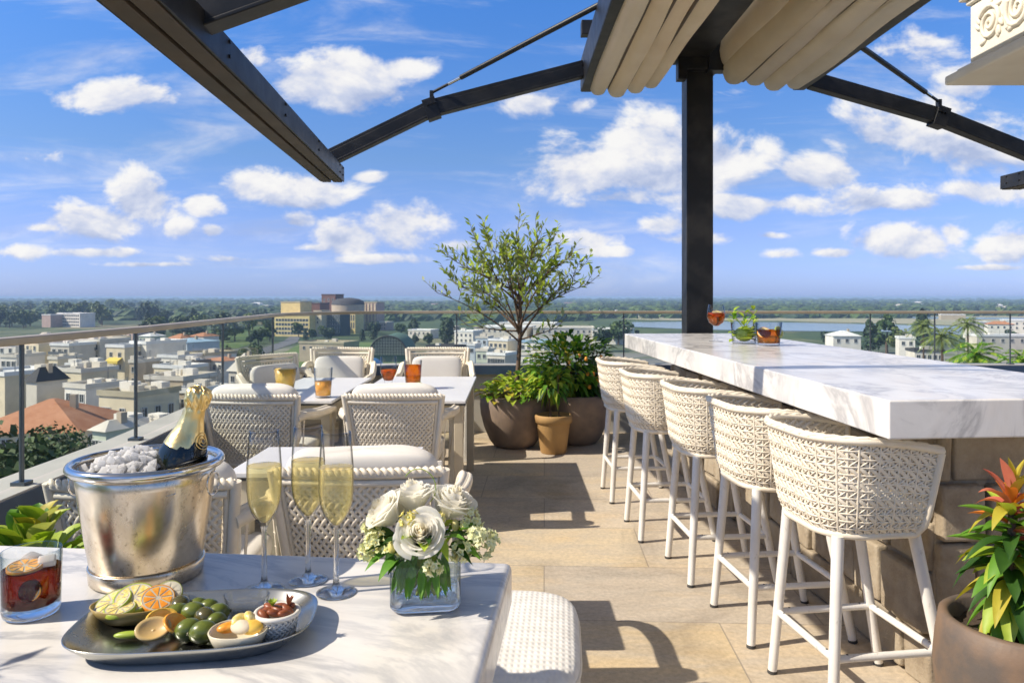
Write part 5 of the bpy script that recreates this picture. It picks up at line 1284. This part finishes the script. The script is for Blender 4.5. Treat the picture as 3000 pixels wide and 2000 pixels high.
m = MB(); o1 = [(math.cos(a) * w_ / 2, math.sin(a) * 4.2 + zt - 4.2) for a in [PI - k / 20 * PI for k in range(21)]]
m.add([(x, 0, z) for x, z in o1] + [(x, 6, z) for x, z in o1], [(i, i + 1, 22 + i, 21 + i) for i in range(20)], 0, True); o = m.build('roof', M_('blue_canopy', (.05, .22, .46), .5), t); s = o.modifiers.new('t', 'SOLIDIFY'); s.thickness = .5
for k in range(8): m = MB(); x = (k / 7 - .5) * w_ * .96; m.box((x, .3, (zt - 4) / 2), (.35, .35, zt - 4)); m.build('post', MT['winframe'], t)
house('low flat cream hall behind the far left armchair', 880, 1028, 1006, 330, 14, 'tan', 'tan', 1, 6, top=1.4)
# centre and right
for a in (('white long roofed shed left of the round tree', 1200, 1275, 968, 520, 12, 'lav', 'white', 1, 5), ('white house right of the round tree', 1340, 1402, 972, 430, 12, 'white', 'white', 2, 4), ('tall narrow pale blue house behind the tree trunk', 1400, 1436, 990, 330, 9, 'blue', 'flat', 3, 2),
          ('small pink and green house in front of the tall pale blue house', 1404, 1440, 1028, 270, 8, 'green', 'flat', 1, 2), ('cream house with vertical fins left of the tree trunk', 1442, 1506, 998, 300, 9, 'cream', 'white', 1, 4), ('white house with blue tarpaulin roof right of the tree trunk', 1530, 1606, 1002, 290, 9, 'white', 'blue', 1, 4),
          ('low white house showing between the trunk and the potted shrub', 1535, 1620, 1040, 215, 8, 'white', 'flat', 1, 4), ('striped grey house under the cream house with fins', 1440, 1500, 1040, 236, 8, 'grey', 'white', 1, 5), ('grey blue house left of the striped grey house', 1352, 1400, 1012, 290, 8, 'blue', 'white', 1, 3),
          ('low dark roofed house beside the far right armchair', 1258, 1350, 1018, 270, 9, 'grey', 'dark', 1, 4), ('long lavender warehouse behind the tree trunk', 1400, 1560, 960, 470, 26, 'lav', 'white', 1, 9), ('long pale warehouse right of the lavender one', 1566, 1745, 962, 462, 26, 'lav', 'flat', 1, 10),
          ('farther white warehouse in the same rows', 1470, 1640, 947, 640, 22, 'white', 'white', 0, 0), ('low white warehouse half hidden by the dark tree left of the bar', 1745, 1860, 966, 455, 16, 'white', 'white', 1, 6), ('narrow tan house left of the first warehouse', 1300, 1340, 958, 560, 10, 'tan', 'flat', 1, 3),
          ('small white house with a steep gable right of the bar glasses', 2446, 2524, 984, 300, 10, 'white', 'white', 1, 3), ('white riverside house between the right hand trees', 2648, 2690, 992, 300, 9, 'white', 'white', 1, 2), ('white houseboat shaped house on the right river bank', 2846, 2905, 945, 520, 10, 'white', 'white', 1, 4),
          ('white house with an orange roof on the right river bank', 2908, 2975, 950, 500, 10, 'white', 'orange', 1, 4), ('large white house at the right picture edge by the river', 2965, 3060, 940, 520, 14, 'white', 'white', 2, 5), ('grey shed below the houses at the right edge', 2870, 3040, 985, 330, 10, 'grey', 'white', 1, 6), ('low blue grey shed between the palms', 2690, 2770, 1030, 260, 9, 'lav', 'dark', 1, 5)):
    house(*a, rh=2.0 if 'gable' in a[0] or 'orange' in a[0] else 0.0)
for j, q_ in enumerate((('small cream house squeezed right of the cream house with four windows', 150, 186, 1052, 205, 8, 'cream', 'flat', 1, 2), ('low white garage below the grey balcony blocks', 196, 262, 1072, 192, 7, 'white', 'white', 0, 0), ('narrow tan house beside the yellow awning', 388, 418, 1062, 200, 8, 'tan', 'flat', 2, 1),
        ('white house with a red brown roof above the light blue roof', 556, 616, 985, 340, 9, 'white', 'orange', 1, 3), ('low cream row under the white annex', 452, 566, 1078, 190, 8, 'cream', 'white', 1, 5), ('small grey house between the annex and the tan hall', 520, 572, 1066, 205, 8, 'lav', 'dark', 1, 2),
        ('pale pink house behind the four windowed house', 84, 136, 988, 300, 10, 'pink', 'white', 1, 3), ('white terrace house with three windows by the left edge', 6, 66, 1046, 205, 9, 'white', 'flat', 1, 3), ('cream house below the blank cream house', 196, 290, 1136, 138, 8, 'white', 'flat', 1, 3), ('small tan house right of the sash windowed house', 520, 600, 1150, 128, 8, 'tan', 'white', 1, 3))):
    house(*q_, units=1 + j % 3, seed=j, rh=1.6 if 'red brown' in q_[0] else 0.0)
rr = random.Random(77)
for k in range(34):
    if k < 20: px = rr.uniform(1150, 3000); Y = rr.uniform(900, 3200)
    else: px = rr.uniform(-50, 1150); Y = rr.uniform(1300, 3800)
    w_ = rr.uniform(14, 42) / Y * F; yy = HY + (H - GZ - rr.uniform(6, 11)) / Y * F
    t = house('tiny pale house far off among the woods', px, px + w_, yy, Y, 14, rr.choice(('white', 'tan', 'pink', 'white')), rr.choice(('white', 'flat', 'orange')), group='tiny houses far off', rh=rr.choice((0, 3)))

# ---------------------------------------------------------------- trees below the terrace
TL = [M_('tree_leaf_a', (.028, .062, .014), .7, 0, (.055, .10, .022), .25), M_('tree_leaf_b', (.055, .105, .018), .7, 0, (.10, .15, .03), .25), M_('tree_leaf_c', (.014, .036, .016), .7, 0, (.03, .058, .02), .25), M_('tree_leaf_d', (.095, .125, .03), .7, 0, (.14, .16, .04), .25)]
def tree_mesh(kind, seed, n=420):
    rr = random.Random(seed); m = MB(); m.tube([(0, 0, 0), (.1, 0, 2), (0, .1, 5)], [.35, .28, .15], 6, 2)
    lob = []
    if kind == 'round':
        for k in range(9): a = rr.uniform(0, 6.28); r = rr.uniform(0, 2.6); lob.append((r * math.cos(a), r * math.sin(a), rr.uniform(3.6, 7.6), rr.uniform(1.5, 2.5)))
    elif kind == 'cone':
        for k in range(9): z = 1.6 + k * 1.0; lob.append((rr.uniform(-.3, .3), rr.uniform(-.3, .3), z, 2.7 * (1 - k / 10) + .3))
    elif kind == 'egg':
        for k in range(10): z = 1.5 + k * .8; lob.append((rr.uniform(-.4, .4), rr.uniform(-.4, .4), z, 2.6 * math.sin(PI * (k + 2) / 13.5) + .4))
    else:
        for k in range(14): a = rr.uniform(0, 6.28); r = rr.uniform(.5, 3.2); lob.append((r * math.cos(a), r * math.sin(a), rr.uniform(3, 8.5), rr.uniform(.7, 1.5)))
    for k in range(n):
        x, y, z, r = rr.choice(lob); d = Vector((rr.gauss(0, 1), rr.gauss(0, 1), rr.gauss(0, 1))).normalized(); p = Vector((x, y, z)) + d * r * rr.uniform(.7, 1.05)
        s = rr.uniform(.35, .75) * (1 if n < 1000 else .17); a = (d + Vector((rr.uniform(-.8, .8), rr.uniform(-.8, .8), rr.uniform(-.4, .8)))).normalized(); f, sd, nn = frame_of(a)
        m.add([p - sd * s - nn * s * .6, p + sd * s - nn * s * .4, p + sd * s * .6 + nn * s, p - sd * s * .5 + nn * s * .8], [(0, 1, 2, 3)], 0 if rr.random() < .75 else 1)
    return m
TV = []
for i, (kd, a, b, n) in enumerate((('round', 0, 1, 420), ('round', 1, 3, 420), ('cone', 2, 0, 420), ('open', 3, 1, 300), ('round', 2, 0, 420), ('egg', 2, 0, 520), ('open', 0, 1, 360))):
    TV.append(tree_mesh(kd, 50 + i, n).mesh('tree', [TL[a], TL[b], MT['bark']]))
NAMES = ['mid green rounded tree', 'light green rounded tree', 'dark narrow conical tree', 'sparse olive green tree', 'dark green rounded tree', 'dark egg shaped tree', 'loose mid green tree']
def put_tree(v, px, pbase, h, lb, group=None, Y=None, rz=None):
    if Y is None: p = gp(px, pbase)
    else: p = Vector((X(px, Y), Y, GZ))
    o = bpy.data.objects.new('tree', TV[v]); C.objects.link(o); o.location = p; s = h / 9.6; o.scale = (s * rr.uniform(.9, 1.2), s * rr.uniform(.9, 1.2), s); o.rotation_euler = (0, 0, rr.uniform(0, 6.28))
    tag(o, lb, 'tree', group); return o
for zone, n, x0, x1, y0, y1, h0, h1, pal in (('of the left woods behind the white hotel', 95, -80, 480, 906, 962, 16, 25, (0, 1, 1, 3, 4, 0, 6)), ('between the second railing post and the yellow office block', 52, 420, 805, 920, 1010, 10, 17, (0, 1, 4, 3, 2, 6)), ('at the foot of the yellow office complex', 30, 800, 1240, 966, 1000, 7, 11, (0, 4, 2, 1)),
                                      ('in the belt behind the warehouses', 36, 1120, 1950, 905, 938, 9, 15, (0, 4, 1, 2)), ('on the far river bank at the right', 34, 1950, 3050, 900, 925, 10, 16, (0, 4, 1, 6)), ('among the houses in the middle of town', 36, 0, 800, 985, 1120, 6, 9, (0, 1, 4, 6))):
    for k in range(n):
        v = rr.choice(pal); px_ = rr.uniform(x0, x1); pb_ = y0 + (y1 - y0) * rr.random() ** 1.3; pb_ = min(pb_, 942) if 95 < px_ < 285 else pb_; put_tree(v, px_, pb_, rr.uniform(h0, h1), f'{NAMES[v]} {zone}', f'trees {zone}')
for v, px, pb, h, lb in ((5, 1310, 1006, 15, 'big dark egg shaped tree rising above the roofs left of the trunk'), (4, 1258, 1012, 8, 'low dark tree at the foot of the egg shaped tree'), (4, 1215, 1010, 7, 'low dark tree beside the market hall roof'), (2, 2548, 1034, 16, 'dark conical tree right of the bar glasses'), (6, 2598, 1036, 22, 'tall loose tree with a pale trunk right of the conical tree'), (3, 2630, 1040, 15, 'yellow green tree right of the tall loose tree'),
                       (4, 2420, 1012, 9, 'small dark tree beside the gabled white house'), (0, 1812, 1010, 17, 'tall tree just left of the bar top'), (4, 1770, 1030, 14, 'dark bushy tree below the tall tree left of the bar'), (6, 1850, 1005, 13, 'feathery tree touching the far end of the bar'), (2, 2700, 1010, 20, 'conical tree left of the feathery palms'), (4, 2960, 1010, 10, 'round dark tree at the right picture edge')):
    put_tree(v, px, pb, h, lb)
for px, Y, h, lb in ((20, 40, 22.5, 'leafy tree top showing low behind the leftmost railing post'), (120, 46, 21.5, 'leafy tree top between the leftmost post and the ice bucket'), (-40, 30, 24, 'leafy tree top at the left picture edge below the handrail'), (220, 60, 20, 'small leafy tree top behind the parapet left of the bucket')):
    big_ = tree_mesh('round', int(px + 500), 16000)
    o = bpy.data.objects.new('tree', big_.mesh('tree', [TL[0], TL[4 - 1] if px > 100 else TL[1], MT['bark']])); C.objects.link(o); o.location = (X(px, Y), Y, GZ); s = h / 9.6; o.scale = (s * .62, s * .62, s); tag(o, lb, 'tree')
# palms beyond the bar
def palm(px, py, Y, r, lb, seed, pal):
    rr = random.Random(seed); zc = Z(py, Y) - GZ; t = thing('palm_tree', lb, 'palm', (X(px, Y), Y, GZ))
    m = MB(); m.tube([(0, 0, 0), (.1, 0, zc * .5), (0, 0, zc)], [.35, .25, .2], 8); m.build('trunk', MT['bark'], t); m = MB()
    for k in range(26):
        a = k * 2.39996; el = 1.25 - 1.7 * (k / 26); L = r * rr.uniform(.85, 1.15); d = Vector((math.cos(a) * math.cos(el), math.sin(a) * math.cos(el), math.sin(el))); pts = []
        for j in range(9): s = j / 8; pts.append(Vector((0, 0, zc)) + d * L * s + Vector((0, 0, -L * .55 * s * s)))
        for j in range(1, 9):
            tg = (pts[j] - pts[j - 1]).normalized(); f, sd, nn = frame_of(tg)
            for sg in (-1, 1):
                for q_ in range(2): sleaf(m, pts[j - 1].lerp(pts[j], q_ / 2), tg * .7 + sd * sg * .8 - Vector((0, 0, .25)), r * .36 * math.sin(PI * (j + 1) / 11), r * .055, rr.choice((0, 0, 1)))
    m.build('fronds', [MT[q_] for q_ in pal], t)
palm(2862, 1040, 52, 2.3, 'bright green palm close beyond the railing at the right', 1, ('lf_mid', 'lf_lime'))
palm(2995, 1055, 46, 1.7, 'bright green palm cut by the right picture edge', 2, ('lf_mid', 'lf_lime'))
palm(2760, 985, 120, 3.6, 'grey green feathery palm left of the bright palm', 3, ('lf_ol', 'lf_ol2'))
palm(2835, 950, 170, 4.2, 'tall feathery palm rising above the bright palm', 4, ('lf_ol', 'lf_ol2'))
palm(2705, 955, 200, 4.2, 'tall feathery palm beside the conical tree at the right', 5, ('lf_ol', 'lf_ol2'))
# distant woods: one mass
def lump(mb, c, rx, rz_, rr, mat):
    vs = []; n = 6
    for j, (k, z) in enumerate(((1, 0), (1.05, .45), (.65, .85))):
        for i in range(n): a = i / n * 6.283 + j * .5; q_ = k * rr.uniform(.75, 1.2); vs.append((c[0] + rx * q_ * math.cos(a), c[1] + rx * q_ * math.sin(a), c[2] + rz_ * z * rr.uniform(.85, 1.15)))
    vs.append((c[0], c[1], c[2] + rz_)); fs = []
    for j in range(2):
        for i in range(n): fs.append((j * n + i, j * n + (i + 1) % n, (j + 1) * n + (i + 1) % n, (j + 1) * n + i))
    for i in range(n): fs.append((2 * n + i, 2 * n + (i + 1) % n, 3 * n))
    mb.add(vs, fs, mat)
m = MB(); cl = [(rr.uniform(-.85, .85), rr.uniform(1 / 15000, 1 / 900)) for _ in range(170)]
for k in range(7500):
    u, iv = rr.choice(cl); u += rr.gauss(0, .055); iv = iv + rr.gauss(0, .000035)
    if iv < 1 / 15500 or iv > 1 / 850: continue
    Y = 1 / iv
    if 620 < Y < 1000 and u > .1: continue
    s = 1 + Y / 2500; lump(m, (u * Y, Y, GZ - .5), rr.uniform(5, 10) * s, rr.uniform(7, 13) * (1 + Y / 9000), rr, rr.choice((0, 0, 1, 2, 2)))
tag(m.build('distant_woods', [TL[0], TL[1], TL[2]]), 'distant belts of woodland out to the horizon', 'woods', kind='stuff')
# ---------------------------------------------------------------- haze
hz = MB(); hz.box((0, 6500, (GZ - 1 + 4.4) / 2), (46000, 30000, 4.4 - GZ + 1))
hm = bpy.data.materials.new('haze_air'); hm.use_nodes = True; nt = hm.node_tree; nt.nodes.clear()
pv = node(nt, 'ShaderNodeVolumePrincipled', ins={'Color': (.50, .72, 1.0, 1), 'Density': HAZE, 'Anisotropy': .0}); oo = nt.nodes.new('ShaderNodeOutputMaterial'); nt.links.new(pv.outputs[0], oo.inputs[1])
tag(hz.build('haze', hm), kind='stuff')

# ---------------------------------------------------------------- sky, sun, camera
SUN_AZ = math.atan2(-.973, -.23); SUN_EL = R(41)
w = bpy.data.worlds.new('World'); SC.world = w; w.use_nodes = True; nt = w.node_tree; nt.nodes.clear()
tc = nt.nodes.new('ShaderNodeTexCoord'); sx = nt.nodes.new('ShaderNodeSeparateXYZ'); nt.links.new(tc.outputs['Generated'], sx.inputs[0])
ay = math_(nt, 'MAXIMUM', math_(nt, 'ABSOLUTE', sx.outputs[1]), .12)
U = math_(nt, 'DIVIDE', sx.outputs[0], ay); V = math_(nt, 'DIVIDE', sx.outputs[2], ay)
def P3(su, sv, ou=0.0, ov=0.0, oz=0.0):
    c = nt.nodes.new('ShaderNodeCombineXYZ'); nt.links.new(math_(nt, 'MULTIPLY_ADD', U, su, ou), c.inputs[0]); nt.links.new(math_(nt, 'MULTIPLY_ADD', V, sv, ov), c.inputs[1]); c.inputs[2].default_value = oz; return c.outputs[0]
CL = [  # cloud masses: px, py of centre, half width, height up, height down, weight
    (1700, 520, 150, 105, 85, 1.1), (1880, 470, 190, 105, 110, 1.15), (2100, 480, 170, 95, 70, 1.1), (1800, 580, 230, 60, 30, .8), (890, 245, 95, 80, 70, 1.0), (1010, 225, 170, 75, 85, 1.1), (1180, 195, 90, 40, 55, .9), (745, 165, 60, 45, 40, .75), (420, 600, 105, 85, 70, 1.15), (300, 650, 150, 55, 45, 1.1), (130, 668, 120, 22, 20, .6),
    (585, 597, 65, 35, 35, .9), (740, 540, 80, 50, 45, 1.0), (900, 560, 190, 45, 40, 1.0), (1080, 520, 80, 30, 25, .7), (860, 652, 60, 32, 25, .85), (1010, 700, 90, 55, 45, 1.0), (1190, 640, 120, 60, 65, 1.1), (520, 665, 60, 40, 40, .85), (620, 675, 45, 22, 22, .6),
    (2700, 390, 230, 120, 120, 1.0), (2900, 420, 200, 120, 110, .95), (2570, 400, 90, 80, 60, .9), (2390, 505, 110, 60, 55, .95), (2250, 600, 260, 40, 40, .85), (2600, 590, 260, 55, 45, .8), (2870, 560, 220, 50, 45, .7), (2660, 700, 150, 60, 55, 1.05), (2790, 680, 60, 60, 50, .9), (2960, 720, 110, 55, 45, .95), (2280, 745, 80, 25, 22, .6),
    (1560, 300, 110, 40, 50, .8), (1690, 310, 55, 35, 35, .8), (1730, 700, 120, 55, 60, .7), (1930, 660, 130, 50, 50, .75), (2150, 270, 170, 60, 50, .6), (1700, 600, 90, 30, 30, .6), (2700, 130, 200, 120, 110, .45), (2850, 250, 170, 90, 70, .55),
    (110, 460, 180, 45, 50, .5), (350, 280, 330, 70, 60, .42), (60, 740, 110, 35, 30, .7), (280, 740, 180, 20, 18, .62), (700, 760, 200, 20, 18, .58), (1100, 760, 160, 22, 18, .6), (1350, 720, 90, 25, 22, .65), (2450, 740, 90, 20, 18, .6), (930, 725, 130, 20, 18, .6), (1760, 735, 160, 30, 24, .62), (450, 775, 200, 13, 12, .52), (2010, 700, 170, 32, 26, .66), (2900, 785, 170, 14, 12, .5), (2250, 690, 90, 20, 16, .6)]
Fm = None; As = None; Bs = None
for px, py, rx, ru, rl, wt in CL:
    rx *= 1.12; ru *= 1.12; rl *= 1.08
    du = math_(nt, 'MULTIPLY_ADD', U, F / rx, -(px - CX) / rx); cv = (HY - py) / F
    ht = math_(nt, 'MULTIPLY_ADD', V, F / ru, -cv * F / ru); lo = math_(nt, 'MULTIPLY_ADD', V, -F / rl, cv * F / rl)
    d2 = math_(nt, 'MULTIPLY_ADD', du, du, math_(nt, 'POWER', math_(nt, 'MAXIMUM', ht, lo), 2.0))
    f = math_(nt, 'MULTIPLY_ADD', math_(nt, 'SQRT', d2), -1.0, .66 + .85 * wt)
    Fm = f if Fm is None else math_(nt, 'MAXIMUM', Fm, f)
    fp = math_(nt, 'POWER', math_(nt, 'MAXIMUM', f, 0.0), 2.0); ha = math_(nt, 'MULTIPLY', fp, ht)
    As = ha if As is None else math_(nt, 'ADD', As, ha); Bs = fp if Bs is None else math_(nt, 'ADD', Bs, fp)
Gh = math_(nt, 'DIVIDE', As, math_(nt, 'ADD', Bs, .02))
n1 = noise(nt, P3(8.0, 12.5), 1.0, 14, .60, .25); n2 = noise(nt, P3(8.0, 12.5, -.14, .26), 1.0, 6, .55, .25)
dn = math_(nt, 'ADD', math_(nt, 'MULTIPLY_ADD', math_(nt, 'SUBTRACT', n1, .5), 3.4, -.40), Fm)
mr = node(nt, 'ShaderNodeMapRange', interpolation_type='SMOOTHSTEP', ins={'From Min': .02, 'From Max': .60}); nt.links.new(dn, mr.inputs[0])
ws = noise(nt, P3(3.0, 16.0, 3.1, 1.7, 2.0), 1.0, 8, .62, .6)
wisp = node(nt, 'ShaderNodeMapRange', interpolation_type='SMOOTHSTEP', ins={'From Min': .46, 'From Max': .76, 'To Max': .5}); nt.links.new(ws, wisp.inputs[0])
dens = math_(nt, 'MAXIMUM', math_(nt, 'MULTIPLY', mr.outputs[0], .96), wisp.outputs[0])
lit = math_(nt, 'ADD', math_(nt, 'MULTIPLY_ADD', math_(nt, 'SUBTRACT', n1, n2), 3.4, .56), math_(nt, 'MULTIPLY', Gh, .46))
shade = ramp(nt, lit, [(.05, (.46, .54, .76)), (.40, (.66, .71, .86)), (.78, (.93, .92, .93)), (1.05, (1.0, .985, .96))])
sky = node(nt, 'ShaderNodeTexSky', sky_type='NISHITA', sun_disc=False, sun_elevation=SUN_EL, sun_rotation=SUN_AZ, altitude=200, air_density=1.0, dust_density=.6, ozone_density=3.0)
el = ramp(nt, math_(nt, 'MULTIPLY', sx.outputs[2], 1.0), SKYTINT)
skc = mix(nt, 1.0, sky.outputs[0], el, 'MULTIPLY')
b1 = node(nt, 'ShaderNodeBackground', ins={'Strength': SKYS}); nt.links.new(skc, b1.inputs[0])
b2 = node(nt, 'ShaderNodeBackground', ins={'Strength': CLOUDS}); nt.links.new(shade, b2.inputs[0])
up_ = node(nt, 'ShaderNodeMapRange', ins={'From Min': -.005, 'From Max': .02}); nt.links.new(sx.outputs[2], up_.inputs[0])
mx = nt.nodes.new('ShaderNodeMixShader'); nt.links.new(math_(nt, 'MULTIPLY', dens, up_.outputs[0]), mx.inputs[0]); nt.links.new(b1.outputs[0], mx.inputs[1]); nt.links.new(b2.outputs[0], mx.inputs[2])
oo = nt.nodes.new('ShaderNodeOutputWorld'); nt.links.new(mx.outputs[0], oo.inputs[0])

L = bpy.data.lights.new('sun', 'SUN'); L.energy = SUNE; L.angle = R(.5); L.color = (1.0, .90, .76)
lo_ = bpy.data.objects.new('sun', L); C.objects.link(lo_)
d = Vector((.973 * math.cos(SUN_EL), .23 * math.cos(SUN_EL), -math.sin(SUN_EL))); lo_.rotation_euler = d.to_track_quat('-Z', 'Y').to_euler(); lo_.location = (-6, -2, 8)
cam = bpy.data.cameras.new('camera'); cam.sensor_width = 36; cam.lens = 36 * F / 3000; cam.shift_y = -(1000 - HY) / 3000; cam.clip_start = .05; cam.clip_end = 60000
cam.dof.use_dof = True; cam.dof.focus_distance = 1.5; cam.dof.aperture_fstop = 14
co_ = bpy.data.objects.new('camera', cam); C.objects.link(co_); co_.location = (0, 0, H); co_.rotation_euler = (R(90), 0, 0); SC.camera = co_
SC.render.engine = 'CYCLES'; cy = SC.cycles
cy.use_denoising = True; cy.denoiser = 'OPENIMAGEDENOISE'; cy.max_bounces = 14; cy.diffuse_bounces = 3; cy.glossy_bounces = 5; cy.transmission_bounces = 12; cy.transparent_max_bounces = 24; cy.volume_bounces = 0
cy.caustics_reflective = False; cy.caustics_refractive = False; cy.sample_clamp_indirect = 6; cy.use_adaptive_sampling = True; cy.adaptive_threshold = .015
SC.view_settings.view_transform = 'Standard'; SC.view_settings.look = 'None'; SC.view_settings.gamma = 1; SC.view_settings.exposure = EXPO
